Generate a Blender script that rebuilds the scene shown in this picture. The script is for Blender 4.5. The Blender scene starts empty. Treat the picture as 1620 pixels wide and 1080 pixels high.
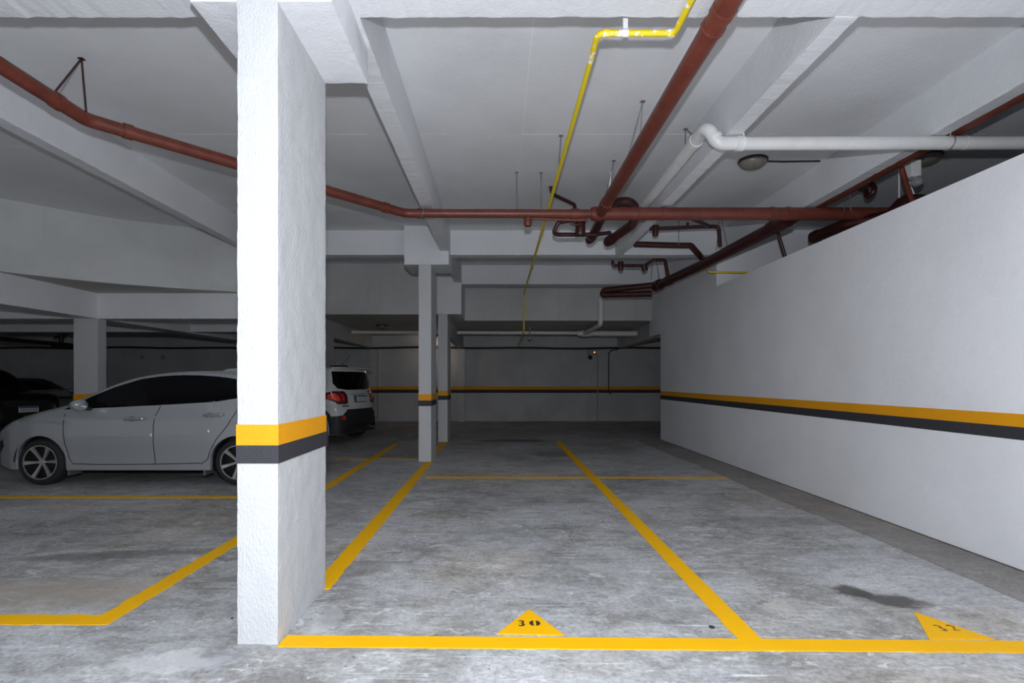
import bpy, bmesh, math, random
from mathutils import Vector, Matrix
from mathutils.bvhtree import BVHTree
random.seed(7)
SC = bpy.context.scene
COL = SC.collection
H = 1.36            # eye height of the camera
F = 850.0           # focal length in pixels of the 1620 px wide frame

# ------------------------------------------------------------------ camera, world, lights, exposure
cam_d = bpy.data.cameras.new('camera'); cam = bpy.data.objects.new('camera', cam_d); COL.objects.link(cam)
cam_d.sensor_width = 36; cam_d.lens = F / 1620 * 36; cam_d.clip_start = 0.05; cam_d.clip_end = 200
cam.location = (0, 0, H); cam.rotation_euler = (math.radians(90), 0, 0)
cam_d.shift_x = 21 / 1620; cam_d.shift_y = 62 / 1620
SC.camera = cam

w = bpy.data.worlds.new('world'); SC.world = w; w.use_nodes = True
bg = w.node_tree.nodes['Background']; bg.inputs[0].default_value = (1.0, 0.97, 0.93, 1); bg.inputs[1].default_value = 0.22

# the photographer's flash, on a bracket just above the lens
fl = bpy.data.lights.new('camera_flash', 'POINT'); fl.energy = 560; fl.shadow_soft_size = 0.035; fl.color = (0.95, 1.0, 1.065)
flo = bpy.data.objects.new('camera_flash', fl); flo.location = (0, -0.02, H + 0.32); COL.objects.link(flo)
# dim point lights: the warm back aisle lamp, and a fill behind the photographer
def lamp_light(name, loc, e, c, r=0.12):
    l = bpy.data.lights.new(name, 'POINT'); l.energy = e; l.color = c; l.shadow_soft_size = r
    o = bpy.data.objects.new(name, l); o.location = loc; COL.objects.link(o); return o
lamp_light('aisle_bulb_light', (-2.05, 17.35, 2.36), 4, (1.0, 0.80, 0.62))
lamp_light('fill_light', (-0.5, -4.0, 3.6), 60, (1.0, 0.95, 0.9), 0.4)  # unseen fill added to lift the ambient level, no fixture belongs to it
SC.view_settings.view_transform = 'Standard'; SC.view_settings.look = 'None'
SC.view_settings.exposure = 0.0; SC.view_settings.gamma = 1.0
SC.view_settings.use_curve_mapping = False
SC.cycles.max_bounces = 7; SC.cycles.transparent_max_bounces = 5

# ------------------------------------------------------------------ materials
def new_mat(name):
    m = bpy.data.materials.new(name); m.use_nodes = True
    nt = m.node_tree; return m, nt, nt.nodes['Principled BSDF']
def N(nt, t, **kw):
    n = nt.nodes.new(t)
    for k, v in kw.items(): setattr(n, k, v)
    return n
def coords(nt, scale=(1, 1, 1), rot=(0, 0, 0), loc=(0, 0, 0)):
    tc = N(nt, 'ShaderNodeTexCoord'); mp = N(nt, 'ShaderNodeMapping')
    mp.inputs['Scale'].default_value = scale; mp.inputs['Rotation'].default_value = rot; mp.inputs['Location'].default_value = loc
    nt.links.new(tc.outputs['Object'], mp.inputs[0]); return mp.outputs[0]
def noise(nt, vec, scale, detail=4, rough=.5, dist=0):
    n = N(nt, 'ShaderNodeTexNoise'); n.inputs['Scale'].default_value = scale; n.inputs['Detail'].default_value = detail
    n.inputs['Roughness'].default_value = rough; n.inputs['Distortion'].default_value = dist
    nt.links.new(vec, n.inputs['Vector']); return n.outputs['Fac']
def ramp(nt, fac, stops):
    r = N(nt, 'ShaderNodeValToRGB'); el = r.color_ramp.elements
    while len(el) < len(stops): el.new(0.5)
    for e, (p, c) in zip(el, stops):
        e.position = p; e.color = (c, c, c, 1) if isinstance(c, (int, float)) else (*c, 1)
    nt.links.new(fac, r.inputs[0]); return r.outputs[0]
def mixc(nt, fac, a, b, mode='MIX'):
    m = N(nt, 'ShaderNodeMix'); m.data_type = 'RGBA'; m.blend_type = mode
    for s, v in ((m.inputs[0], fac), (m.inputs[6], a), (m.inputs[7], b)):
        if isinstance(v, (int, float)): s.default_value = v
        elif isinstance(v, tuple): s.default_value = (*v, 1)
        else: nt.links.new(v, s)
    return m.outputs[2]
def math_(nt, op, a, b=0.0, c=None):
    m = N(nt, 'ShaderNodeMath', operation=op)
    for i, v in enumerate((a, b, c)):
        if v is None: continue
        if isinstance(v, (int, float)): m.inputs[i].default_value = v
        else: nt.links.new(v, m.inputs[i])
    return m.outputs[0]
def bump(nt, bs, h, strength, dist=.02):
    b = N(nt, 'ShaderNodeBump'); b.inputs['Strength'].default_value = strength; b.inputs['Distance'].default_value = dist
    nt.links.new(h, b.inputs['Height']); nt.links.new(b.outputs[0], bs.inputs['Normal'])

def paint_mat(name, col, rough=.62, grain=.25, fine=140, coarse=9, seams=False, stain=0.05, streak=False):
    m, nt, bs = new_mat(name)
    v = coords(nt)
    big = noise(nt, v, .9, 5, .6)
    dark = tuple(c * (1 - stain * 2.2) for c in col)
    c = mixc(nt, ramp(nt, big, [(.32, 0), (.62, 1)]), dark, col)
    if stain > .05:   # grubby vertical runs
        vs = coords(nt, (3, 3, .35)); s = noise(nt, vs, 1.3, 4, .6)
        c = mixc(nt, ramp(nt, s, [(.58, 0.0), (.8, .5)]), c, tuple(x * y for x, y in zip(col, (.72, .69, .63))))
    chips = noise(nt, coords(nt, (1, 1, 1), (0, 0, 0), (5, 3, 1)), 22, 3, .7)
    c = mixc(nt, ramp(nt, chips, [(.74, 0), (.78, .55)]), c, tuple(min(1, x * 1.15) for x in col))
    if seams:
        tc = N(nt, 'ShaderNodeTexCoord'); sp = N(nt, 'ShaderNodeSeparateXYZ'); nt.links.new(tc.outputs['Object'], sp.inputs[0])
        wob = math_(nt, 'MULTIPLY', noise(nt, coords(nt), 3, 2), .015)
        yy = math_(nt, 'ADD', sp.outputs[1], wob)
        md = math_(nt, 'ABSOLUTE', math_(nt, 'SUBTRACT', math_(nt, 'MODULO', math_(nt, 'ADD', yy, 100.0 - 5.64 + 1.22), 2.44), 1.22))
        ln = math_(nt, 'LESS_THAN', md, .011)
        gate = ramp(nt, noise(nt, coords(nt, (1, 1, 1), (0, 0, 0), (9, 0, 0)), 1.6, 5, .7), [(.42, 0), (.6, .9)])
        lf = math_(nt, 'MULTIPLY', ln, gate)
        c = mixc(nt, lf, c, (.95, .96, .98))
        md2 = math_(nt, 'ABSOLUTE', math_(nt, 'SUBTRACT', math_(nt, 'MODULO', math_(nt, 'ADD', sp.outputs[0], 100.0 + .4), 1.22), .61))
        c = mixc(nt, math_(nt, 'MULTIPLY', math_(nt, 'LESS_THAN', md2, .006), .25), c, (.9, .91, .93))
    nt.links.new(c, bs.inputs['Base Color']); bs.inputs['Roughness'].default_value = rough
    bs.inputs['Specular IOR Level'].default_value = .3
    vv = coords(nt, (1, 1, .45) if streak else (1, 1, 1))
    h = math_(nt, 'ADD', noise(nt, vv, fine, 3, .6), math_(nt, 'MULTIPLY', noise(nt, v, coarse, 4, .55), 1.2))
    bump(nt, bs, h, grain, .02)
    return m
M = {}
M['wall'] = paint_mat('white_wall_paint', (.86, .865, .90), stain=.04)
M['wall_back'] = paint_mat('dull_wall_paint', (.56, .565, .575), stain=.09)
M['ceil'] = paint_mat('white_ceiling_paint', (.75, .76, .785), grain=.18, fine=60, seams=True, stain=.05)
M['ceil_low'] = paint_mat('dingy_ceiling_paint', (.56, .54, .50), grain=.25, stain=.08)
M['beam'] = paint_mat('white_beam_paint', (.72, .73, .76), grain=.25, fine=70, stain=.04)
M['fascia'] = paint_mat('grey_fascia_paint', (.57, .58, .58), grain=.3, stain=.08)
M['column'] = paint_mat('rough_white_column_paint', (.545, .555, .57), grain=.42, fine=110, stain=.02, streak=True)
M['yellow_band'] = paint_mat('yellow_band_paint', (.78, .335, .006), grain=.3, fine=110, stain=.02)
M['black_band'] = paint_mat('black_band_paint', (.040, .040, .047), grain=.3, fine=110, stain=.02)

def floor_mat(name='concrete_floor', gutter=False):
    m, nt, bs = new_mat(name)
    v = coords(nt)
    warp = coords(nt, (1, 1, 1), (0, 0, .25))
    big = noise(nt, warp, .75, 6, .62, .6)
    med = noise(nt, coords(nt, (1, 1.5, 1), (0, 0, .12)), 2.6, 9, .72, .9)
    fine = noise(nt, v, 38, 6, .7)
    a, b, c3 = (.24, .235, .225), (.42, .42, .415), (.62, .63, .65)
    if gutter: a, b, c3 = (.22, .205, .19), (.30, .285, .265), (.37, .36, .34)
    tot = math_(nt, 'ADD', math_(nt, 'MULTIPLY', big, .55), math_(nt, 'MULTIPLY', med, .6))
    c = mixc(nt, ramp(nt, tot, [(.44, 0), (.58, 1)]), a, b)
    c = mixc(nt, ramp(nt, tot, [(.56, 0), (.72, 1)]), c, c3)
    fm = noise(nt, coords(nt, (1, 1.4, 1), (0, 0, .3)), 11, 9, .74, .5)
    c = mixc(nt, ramp(nt, fm, [(.50, 0), (.66, .55)]), c, c3)
    c = mixc(nt, ramp(nt, fm, [(.34, .5), (.48, 0)]), c, a)
    # warm dusty patches
    c = mixc(nt, ramp(nt, noise(nt, coords(nt, (1, 1, 1), (0, 0, 0), (13.2, 4.1, 0)), .55, 4, .6), [(.50, 0), (.68, .7)]), c, mixc(nt, 1.0, c, (1.06, .94, .80), 'MULTIPLY'))
    c = mixc(nt, ramp(nt, noise(nt, coords(nt, (1, 1, 1), (0, 0, 0), (2.5, 9.3, 0)), .8, 3, .6), [(.48, 0), (.66, .6)]), c, mixc(nt, 1.0, c, (.98, 1.0, 1.06), 'MULTIPLY'))
    # trowel scratches across the bays, broken up
    if not gutter:
        for sc, rot, th, off, amt in (((.6, 30, 1), .02, .625, 0, .85), ((.9, 40, 1), -.45, .63, 7, .75), ((.35, 20, 1), .2, .62, 3, .8), ((.9, 26, 1), 1.1, .64, 11, .7), ((.9, 44, 1), .35, .65, 17, .6)):
            s = noise(nt, coords(nt, sc, (0, 0, rot), (off, off * 1.7, 0)), 1.5, 5, .62, .3)
            s = ramp(nt, s, [(th - .01, 0), (th + .025, 1)])
            gate = ramp(nt, noise(nt, coords(nt, (1, 1, 1), (0, 0, 0), (off + 2, 1, 0)), 1.7, 4, .6), [(.45, 0), (.6, 1)])
            c = mixc(nt, math_(nt, 'MULTIPLY', math_(nt, 'MULTIPLY', s, gate), amt), c, (.78, .79, .80))
        # chalky smears
        sm = noise(nt, coords(nt, (1, 1.8, 1), (0, 0, .5), (3, 8, 0)), 5.5, 8, .72, 1.2)
        c = mixc(nt, ramp(nt, sm, [(.575, 0), (.62, .65)]), c, (.74, .75, .77))
        # grey tyre rubbing
        tr = noise(nt, coords(nt, (.7, 2.6, 1), (0, 0, -.1), (1, 5, 0)), 1.7, 7, .7, .4)
        c = mixc(nt, ramp(nt, tr, [(.56, 0), (.70, .55)]), c, (.20, .20, .205))
    # pits and specks
    vo = N(nt, 'ShaderNodeTexVoronoi'); vo.inputs['Scale'].default_value = 22; nt.links.new(v, vo.inputs['Vector'])
    pit = math_(nt, 'MULTIPLY', ramp(nt, vo.outputs['Distance'], [(.08, 1), (.17, 0)]), ramp(nt, noise(nt, v, 2.5, 4), [(.46, 0), (.62, .9)]))
    c = mixc(nt, pit, c, (.10, .10, .11))
    c = mixc(nt, ramp(nt, fine, [(.36, .8), (.58, 0)]), c, mixc(nt, 1.0, c, (.62, .62, .64), 'MULTIPLY'))
    # oil spots: (x, y, rx, ry, strength)
    tc = N(nt, 'ShaderNodeTexCoord'); sp = N(nt, 'ShaderNodeSeparateXYZ'); nt.links.new(tc.outputs['Object'], sp.inputs[0])
    wx = math_(nt, 'MULTIPLY', math_(nt, 'SUBTRACT', noise(nt, v, 6, 5, .7), .5), .30)
    wy = math_(nt, 'MULTIPLY', math_(nt, 'SUBTRACT', noise(nt, coords(nt, (1, 1, 1), (0, 0, 0), (4, 4, 4)), 6, 5, .7), .5), .30)
    for (ox, oy, rx, ry, st, rot, tint) in (() if gutter else ((-1.40, 2.62, .20, .10, .75, .3, (.27, .28, .31)), (-.98, 3.05, .07, .35, .5, -.1, (.62, .62, .63)), (-2.9, 3.45, .9, .30, .6, 0, (.42, .36, .30)), (-3.0, 4.2, .9, .12, .6, .15, (.13, .13, .13)), (-1.6, 2.6, .3, .12, .5, 0, (.70, .71, .73)), *((*q, (.075, .072, .07)) for q in ((2.28, 3.47, .13, .12, .9, 0), (2.42, 3.34, .25, .12, .88, -.5), (.3, 12.2, 1.0, .35, .8, 0), (1.0, 10.0, .5, .5, .5, 0), (-1.0, 3.9, .25, .2, .35, 0), (2.6, 5.2, .8, .25, .3, 0), (-.95, 3.2, .1, .3, .3, 0), (1.62, 3.3, .05, .04, .5, 0))))):
        dx = math_(nt, 'ADD', math_(nt, 'SUBTRACT', sp.outputs[0], ox), wx); dy = math_(nt, 'ADD', math_(nt, 'SUBTRACT', sp.outputs[1], oy), wy)
        cr, sr = math.cos(rot), math.sin(rot)
        ux = math_(nt, 'ADD', math_(nt, 'MULTIPLY', dx, cr / rx), math_(nt, 'MULTIPLY', dy, sr / rx))
        uy = math_(nt, 'ADD', math_(nt, 'MULTIPLY', dx, -sr / ry), math_(nt, 'MULTIPLY', dy, cr / ry))
        d = math_(nt, 'ADD', math_(nt, 'MULTIPLY', ux, ux), math_(nt, 'MULTIPLY', uy, uy))
        c = mixc(nt, math_(nt, 'MULTIPLY', ramp(nt, d, [(.35, 1), (1.0, 0)]), st), c, tint)
    nt.links.new(c, bs.inputs['Base Color'])
    bs.inputs['Roughness'].default_value = .55; bs.inputs['Specular IOR Level'].default_value = .35
    bump(nt, bs, math_(nt, 'ADD', math_(nt, 'MULTIPLY', fine, .5), math_(nt, 'MULTIPLY', med, .8)), .22, .012)
    return m
M['floor'] = floor_mat(); M['gutter'] = floor_mat('gutter_concrete', True)

def road_paint(name, col, th=.70):
    m, nt, bs = new_mat(name)
    v = coords(nt)
    c = mixc(nt, ramp(nt, noise(nt, v, 5, 6, .7), [(.35, .0), (.75, .45)]), col, tuple(x * .86 for x in col))
    c = mixc(nt, ramp(nt, noise(nt, v, 1.1, 4, .6), [(.5, 0), (.8, .12)]), c, (.60, .33, .03))
    nt.links.new(c, bs.inputs['Base Color']); bs.inputs['Roughness'].default_value = .6; bs.inputs['Specular IOR Level'].default_value = .18
    chip = ramp(nt, noise(nt, coords(nt, (.6, 1.6, 1), (0, 0, .1)), 9, 8, .75, .5), [(th, 1), (th + .02, 0)])
    nt.links.new(chip, bs.inputs['Alpha'])
    return m
M['road_yellow'] = road_paint('yellow_floor_paint', (.92, .48, .003))

def simple_mat(name, col, rough=.5, metal=0, spec=.5, coat=0, var=.0, vs=8, bmp=0, emit=None, trans=0):
    m, nt, bs = new_mat(name)
    bs.inputs['Roughness'].default_value = rough; bs.inputs['Metallic'].default_value = metal
    bs.inputs['Specular IOR Level'].default_value = spec; bs.inputs['Coat Weight'].default_value = coat
    bs.inputs['Coat Roughness'].default_value = .06
    nz = noise(nt, coords(nt), vs, 5, .65)
    c = mixc(nt, ramp(nt, nz, [(.35, 0), (.68, 1)]), tuple(x * (1 - var) for x in col), tuple(min(1, x * (1 + var * .5)) for x in col))
    nt.links.new(c, bs.inputs['Base Color'])
    if bmp: bump(nt, bs, noise(nt, coords(nt), 60, 3), bmp, .005)
    if emit:
        bs.inputs['Emission Color'].default_value = (*emit[0], 1); bs.inputs['Emission Strength'].default_value = emit[1]
    if trans: bs.inputs['Transmission Weight'].default_value = trans
    return m
S = simple_mat
M['red'] = S('oxide_red_pipe_paint', (.165, .040, .026), .40, var=.25, bmp=.1)
M['dark_red'] = S('dark_red_pipe_paint', (.050, .011, .010), .36, var=.3, bmp=.1)
M['yellow_pipe'] = None
def flaky(name, col, under, th):
    m, nt, bs = new_mat(name)
    k = ramp(nt, noise(nt, coords(nt, (1, 1, 1)), 14, 5, .7), [(th, 0), (th + .02, 1)])
    c = mixc(nt, k, col, under); nt.links.new(c, bs.inputs['Base Color']); bs.inputs['Roughness'].default_value = .4
    return m
M['yellow_pipe'] = flaky('yellow_gas_pipe_paint', (.80, .62, .015), (.85, .85, .82), .70)
M['yellow_flaked'] = flaky('flaking_yellow_gas_pipe_paint', (.80, .60, .01), (.88, .88, .85), .55)
M['pvc'] = S('white_pvc', (.72, .72, .72), .38, var=.06)
M['pvc_grey'] = S('grey_conduit', (.32, .33, .34), .45, var=.1)
M['steel'] = S('galvanised_wire', (.28, .28, .29), .4, .6, var=.2)
M['black_cable'] = S('black_cable', (.012, .012, .013), .5)
M['white_metal'] = S('white_painted_metal', (.8, .8, .8), .4)
M['lamp_glass'] = S('dusty_lamp_glass', (.22, .20, .17), .35, var=.3)
M['stencil'] = S('black_stencil_paint', (.03, .025, .02), .6)
M['stencil_worn'] = S('worn_stencil_paint', (.30, .18, .03), .6, var=.5, vs=30)
M['silver'] = S('silver_car_paint', (.44, .465, .50), .30, .5, coat=1)
M['silver_dark'] = S('dark_grey_car_paint', (.18, .19, .20), .35, .4, coat=.8)
M['car_white'] = S('white_car_paint', (.62, .64, .63), .3, 0, coat=.8)
M['car_black'] = S('black_car_paint', (.008, .008, .009), .3, 0, coat=.4)
M['glass'] = S('tinted_car_glass', (.003, .003, .004), .05, 0, spec=.18)
M['rubber'] = S('tyre_rubber', (.016, .016, .017), .75, var=.2, bmp=.2)
M['black_plastic'] = S('black_plastic', (.018, .018, .020), .6, var=.1)
M['gap'] = S('panel_gap', (.02, .02, .022), .8)
M['rim'] = S('machined_alloy', (.62, .62, .64), .28, .8)
M['rim_dark'] = S('dark_alloy', (.02, .02, .022), .3, .3)
M['chrome'] = S('chrome', (.75, .76, .78), .12, 1)
M['lens_red'] = S('red_tail_lens', (.55, .012, .012), .15, 0, coat=1)
M['lens_bright'] = S('bright_red_reflector', (.95, .05, .03), .3, 0, coat=1)
M['lens_dark'] = S('dark_red_lens', (.08, .004, .006), .15, 0, coat=1)
M['headlamp'] = S('headlamp_lens', (.35, .37, .40), .08, .2, coat=1)
M['plate'] = S('number_plate_white', (.78, .80, .72), .4)
M['plate_blue'] = S('number_plate_blue', (.02, .09, .40), .4)
M['plate_ink'] = S('number_plate_ink', (.05, .06, .09), .5)
M['led'] = S('red_indicator', (.9, .1, .05), .4, emit=((1, .25, .12), 2.5))
M['dirt'] = S('brown_dirt', (.09, .08, .07), .9, var=.4, vs=12)
M['gravel'] = S('dark_grit', (.03, .03, .03), .9)

# ------------------------------------------------------------------ mesh helpers
def link(name, bm, mat, parent=None, smooth=False, auto=None):
    me = bpy.data.meshes.new(name)
    bm.normal_update(); bm.to_mesh(me); bm.free()
    for m in (mat if isinstance(mat, (list, tuple)) else [mat]): me.materials.append(m)
    if smooth:
        for p in me.polygons: p.use_smooth = True
        if auto:
            try: me.set_sharp_from_angle(angle=math.radians(auto))
            except Exception: pass
    o = bpy.data.objects.new(name, me); COL.objects.link(o)
    if parent: o.parent = parent
    return o
def tag(o, label=None, cat=None, group=None, kind=None):
    if label: o['label'] = label
    if cat: o['category'] = cat
    if group: o['group'] = group
    if kind: o['kind'] = kind
    return o
def empty(name, loc=(0, 0, 0), rz=0):
    o = bpy.data.objects.new(name, None); COL.objects.link(o); o.location = loc; o.rotation_euler = (0, 0, rz)
    o.empty_display_size = .2
    return o
def add_box(bm, x0, x1, y0, y1, z0, z1, rot=None):
    vs = [bm.verts.new((x, y, z)) for x in (x0, x1) for y in (y0, y1) for z in (z0, z1)]
    for f in ((0, 1, 3, 2), (4, 6, 7, 5), (0, 4, 5, 1), (2, 3, 7, 6), (0, 2, 6, 4), (1, 5, 7, 3)):
        bm.faces.new([vs[i] for i in f])
    if rot is not None:
        c = Vector(((x0 + x1) / 2, (y0 + y1) / 2, (z0 + z1) / 2))
        bmesh.ops.rotate(bm, verts=vs, cent=c, matrix=rot)
    return vs
def box(name, x0, x1, y0, y1, z0, z1, mat, parent=None, bev=0, rot=None):
    bm = bmesh.new(); add_box(bm, x0, x1, y0, y1, z0, z1, rot)
    if bev: bmesh.ops.bevel(bm, geom=list(bm.edges), offset=bev, segments=2, affect='EDGES', profile=.5)
    bmesh.ops.recalc_face_normals(bm, faces=bm.faces)
    return link(name, bm, mat, parent)
def rough_box(name, x0, x1, y0, y1, z0, z1, mat, parent=None, step=.05, amp=.004, seed=0):
    """a cast-concrete block: many small faces with slightly wandering arrises"""
    bm = bmesh.new(); add_box(bm, x0, x1, y0, y1, z0, z1)
    for ax, lo, hi in ((0, x0, x1), (1, y0, y1), (2, z0, z1)):
        n = max(1, min(140, int((hi - lo) / step)))
        for i in range(1, n):
            p = [0, 0, 0]; p[ax] = lo + (hi - lo) * i / n; no = [0, 0, 0]; no[ax] = 1
            bmesh.ops.bisect_plane(bm, geom=list(bm.verts) + list(bm.edges) + list(bm.faces), plane_co=p, plane_no=no)
    bm.normal_update()
    rnd = random.Random(seed)
    from mathutils import noise as mn
    for v in bm.verts:
        ext = [abs(v.co.x - x0) < 1e-5 or abs(v.co.x - x1) < 1e-5, abs(v.co.y - y0) < 1e-5 or abs(v.co.y - y1) < 1e-5, abs(v.co.z - z0) < 1e-5 or abs(v.co.z - z1) < 1e-5]
        edge = sum(ext) >= 2
        q = v.co * 7 + Vector((seed, 0, 0)); q2 = v.co * 45 + Vector((0, seed, 0))
        d = mn.noise(q) * amp + (mn.noise(q2) * amp * .9 if edge else 0)
        if edge: d -= amp * .6
        v.co += v.normal * d
    bmesh.ops.recalc_face_normals(bm, faces=bm.faces)
    return link(name, bm, mat, parent)
def rough_beam(name, x0, x1, y0, y1, z0, z1, mat, parent=None, seed=0, amp=.004):
    """long beam with wandering lower arrises"""
    bm = bmesh.new(); add_box(bm, x0, x1, y0, y1, z0, z1)
    ax = 0 if (x1 - x0) > (y1 - y0) else 1
    lo, hi = (x0, x1) if ax == 0 else (y0, y1)
    n = max(2, min(420, int((hi - lo) / .025)))
    for i in range(1, n):
        p = [0, 0, 0]; p[ax] = lo + (hi - lo) * i / n; no = [0, 0, 0]; no[ax] = 1
        bmesh.ops.bisect_plane(bm, geom=list(bm.verts) + list(bm.edges) + list(bm.faces), plane_co=p, plane_no=no)
    bmesh.ops.bisect_plane(bm, geom=list(bm.verts) + list(bm.edges) + list(bm.faces), plane_co=(0, 0, z0 + .028), plane_no=(0, 0, 1))
    from mathutils import noise as mn
    for v in bm.verts:
        if abs(v.co.z - z0) < 1e-5:
            t = v.co[ax]
            v.co.z += mn.noise(Vector((t * 11, seed, v.co[1 - ax] * 3))) * amp * .7 + mn.noise(Vector((t * 31, seed + 3, v.co[1 - ax] * 3))) * amp * .5
            oth = 1 - ax
            v.co[oth] += mn.noise(Vector((t * 14, seed + 5, v.co[oth] * 5))) * amp + mn.noise(Vector((t * 37, seed + 2, 0))) * amp * .8 + mn.noise(Vector((t * 1.3, seed + 9, 0))) * amp * 1.5
    bmesh.ops.recalc_face_normals(bm, faces=bm.faces)
    return link(name, bm, mat, parent)
def fillet(pts, r):
    pts = [Vector(p) for p in pts]
    out = [pts[0]]
    for i in range(1, len(pts) - 1):
        a, b, c = pts[i - 1], pts[i], pts[i + 1]
        u = (a - b); v = (c - b); lu, lv = u.length, v.length; u.normalize(); v.normalize()
        ang = u.angle(v)
        if ang > math.pi - .03 or r <= 0: out.append(b); continue
        t = min(r / math.tan(ang / 2), lu * .48, lv * .48)
        rr = t * math.tan(ang / 2)
        p0 = b + u * t; p1 = b + v * t
        bis = (u + v).normalized(); cen = b + bis * (rr / math.sin(ang / 2))
        n = 7
        e0 = (p0 - cen); e1 = (p1 - cen); tot = e0.angle(e1); axis = e0.cross(e1).normalized()
        for k in range(n + 1):
            out.append(cen + Matrix.Rotation(tot * k / n, 3, axis) @ e0)
    out.append(pts[-1])
    return out
def add_tube(bm, pts, r, seg=14, cap=True, r2=None):
    pts = [Vector(p) for p in pts]; n = len(pts)
    t0 = (pts[1] - pts[0]).normalized()
    ref = Vector((0, 0, 1)) if abs(t0.z) < .9 else Vector((1, 0, 0))
    nrm = t0.cross(ref).normalized(); rings = []; tp = t0
    for i, p in enumerate(pts):
        if i == 0: t = t0
        elif i == n - 1: t = (pts[i] - pts[i - 1]).normalized()
        else: t = ((pts[i + 1] - pts[i]).normalized() + (pts[i] - pts[i - 1]).normalized()).normalized()
        ax = tp.cross(t)
        if ax.length > 1e-6: nrm = Matrix.Rotation(tp.angle(t), 3, ax.normalized()) @ nrm
        nrm = (nrm - t * nrm.dot(t)).normalized(); bn = t.cross(nrm); tp = t
        rr = r if r2 is None else r + (r2 - r) * i / (n - 1)
        rings.append([bm.verts.new(p + (nrm * math.cos(2 * math.pi * k / seg) + bn * math.sin(2 * math.pi * k / seg)) * rr) for k in range(seg)])
    for a, b in zip(rings, rings[1:]):
        for k in range(seg): bm.faces.new((a[k], a[(k + 1) % seg], b[(k + 1) % seg], b[k]))
    if cap:
        bm.faces.new(rings[0][::-1]); bm.faces.new(rings[-1])
def tube(name, pts, r, mat, parent=None, bend=0.0, seg=16, r2=None):
    bm = bmesh.new(); add_tube(bm, fillet(pts, bend) if bend else pts, r, seg, True, r2)
    bmesh.ops.recalc_face_normals(bm, faces=bm.faces)
    return link(name, bm, mat, parent, True, 50)
def lathe(bm, prof, cen, axis='Z', seg=32, cap=3):
    rings = []
    for (r, h) in prof:
        ring = []
        for k in range(seg):
            a = 2 * math.pi * k / seg; c, s = math.cos(a) * r, math.sin(a) * r
            p = {'Z': (c, s, h), 'Y': (c, h, s), 'X': (h, c, s)}[axis]
            ring.append(bm.verts.new(Vector(p) + Vector(cen)))
        rings.append(ring)
    for a, b in zip(rings, rings[1:]):
        for k in range(seg): bm.faces.new((a[k], a[(k + 1) % seg], b[(k + 1) % seg], b[k]))
    if cap & 1: bm.faces.new(rings[0])
    if cap & 2: bm.faces.new(rings[-1])
def prism(name, poly, z0, z1, mat, parent=None):
    bm = bmesh.new()
    a = [bm.verts.new((x, y, z0)) for x, y in poly]; b = [bm.verts.new((x, y, z1)) for x, y in poly]
    bm.faces.new(a[::-1]); bm.faces.new(b)
    for i in range(len(poly)):
        j = (i + 1) % len(poly); bm.faces.new((a[i], a[j], b[j], b[i]))
    bmesh.ops.recalc_face_normals(bm, faces=bm.faces)
    return link(name, bm, mat, parent)
def U(zp): return H + zp          # height from height above the eye

# ------------------------------------------------------------------ floor and shell
SLAB, LOW, BM_Z, BL_Z = U(2.60), U(1.48), U(2.177), U(1.08)
WX = 3.73
bm = bmesh.new(); add_box(bm, -21, 7.5, -9, 18.4, -.2, 0)
tag(link('floor', bm, M['floor']), 'worn grey concrete garage floor with scratches and oil marks', 'floor', kind='structure')
# gutter strip along the right wall (slightly wavy joint)
poly = [(WX + .02, -3), (WX + .02, 12.4)] + [(3.21 + .02 * math.sin(y * 1.7) - .008 * (y - 6), y) for y in [12.4 - i * .35 for i in range(45)]]
tag(prism('trim_1', poly, -.01, .005, M['gutter']), 'darker concrete strip between the parking bays and the low white wall', 'floor strip', kind='structure')

tag(box('trim_2', WX - .012, WX + .02, -3, 12.38, 0, .010, M['dirt']), 'thin dark dirt seam along the foot of the low white wall', 'floor seam', kind='structure')
tag(rough_beam('wall_right', WX, WX + .17, -3, 12.38, .0, U(1.616), M['wall'], amp=.002), 'low white side wall open above, with a yellow and black band', 'wall', kind='structure')
def wall_band(x, y0, y1, z0, z1, mat, nm):
    bm = bmesh.new(); add_box(bm, x - .0025, x + .01, y0, y1, z0, z1); return link(nm, bm, mat, bpy.data.objects['wall_right'])
wall_band(WX, -3, 12.383, U(-.332), U(-.238), M['yellow_band'], 'yellow_band')
wall_band(WX, -3, 12.383, U(-.424), U(-.332), M['black_band'], 'black_band')
tag(box('wall_right_upper', WX + .03, WX + .3, 9.28, 13.4, U(1.09), SLAB, M['wall']), 'grey-white upper wall above the far end of the low wall', 'wall', kind='structure')
tag(box('wall_ramp_end', WX + .3, 7.4, 9.28, 9.5, 0, SLAB, M['wall']), 'white cross wall seen over the low wall behind the pipes', 'wall', kind='structure')
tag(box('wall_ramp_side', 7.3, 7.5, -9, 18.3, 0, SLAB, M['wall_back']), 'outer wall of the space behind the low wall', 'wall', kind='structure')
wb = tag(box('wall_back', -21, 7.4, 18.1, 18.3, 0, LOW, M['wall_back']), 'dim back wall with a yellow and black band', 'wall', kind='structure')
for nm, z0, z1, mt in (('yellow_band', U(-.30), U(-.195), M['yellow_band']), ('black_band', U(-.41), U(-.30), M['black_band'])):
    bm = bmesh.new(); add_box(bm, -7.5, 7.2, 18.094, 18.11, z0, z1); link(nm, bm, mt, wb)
tag(box('wall_left', -21, -20.8, -9, 18.3, 0, LOW, M['wall_back']), 'far left garage wall', 'wall', kind='structure')

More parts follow.
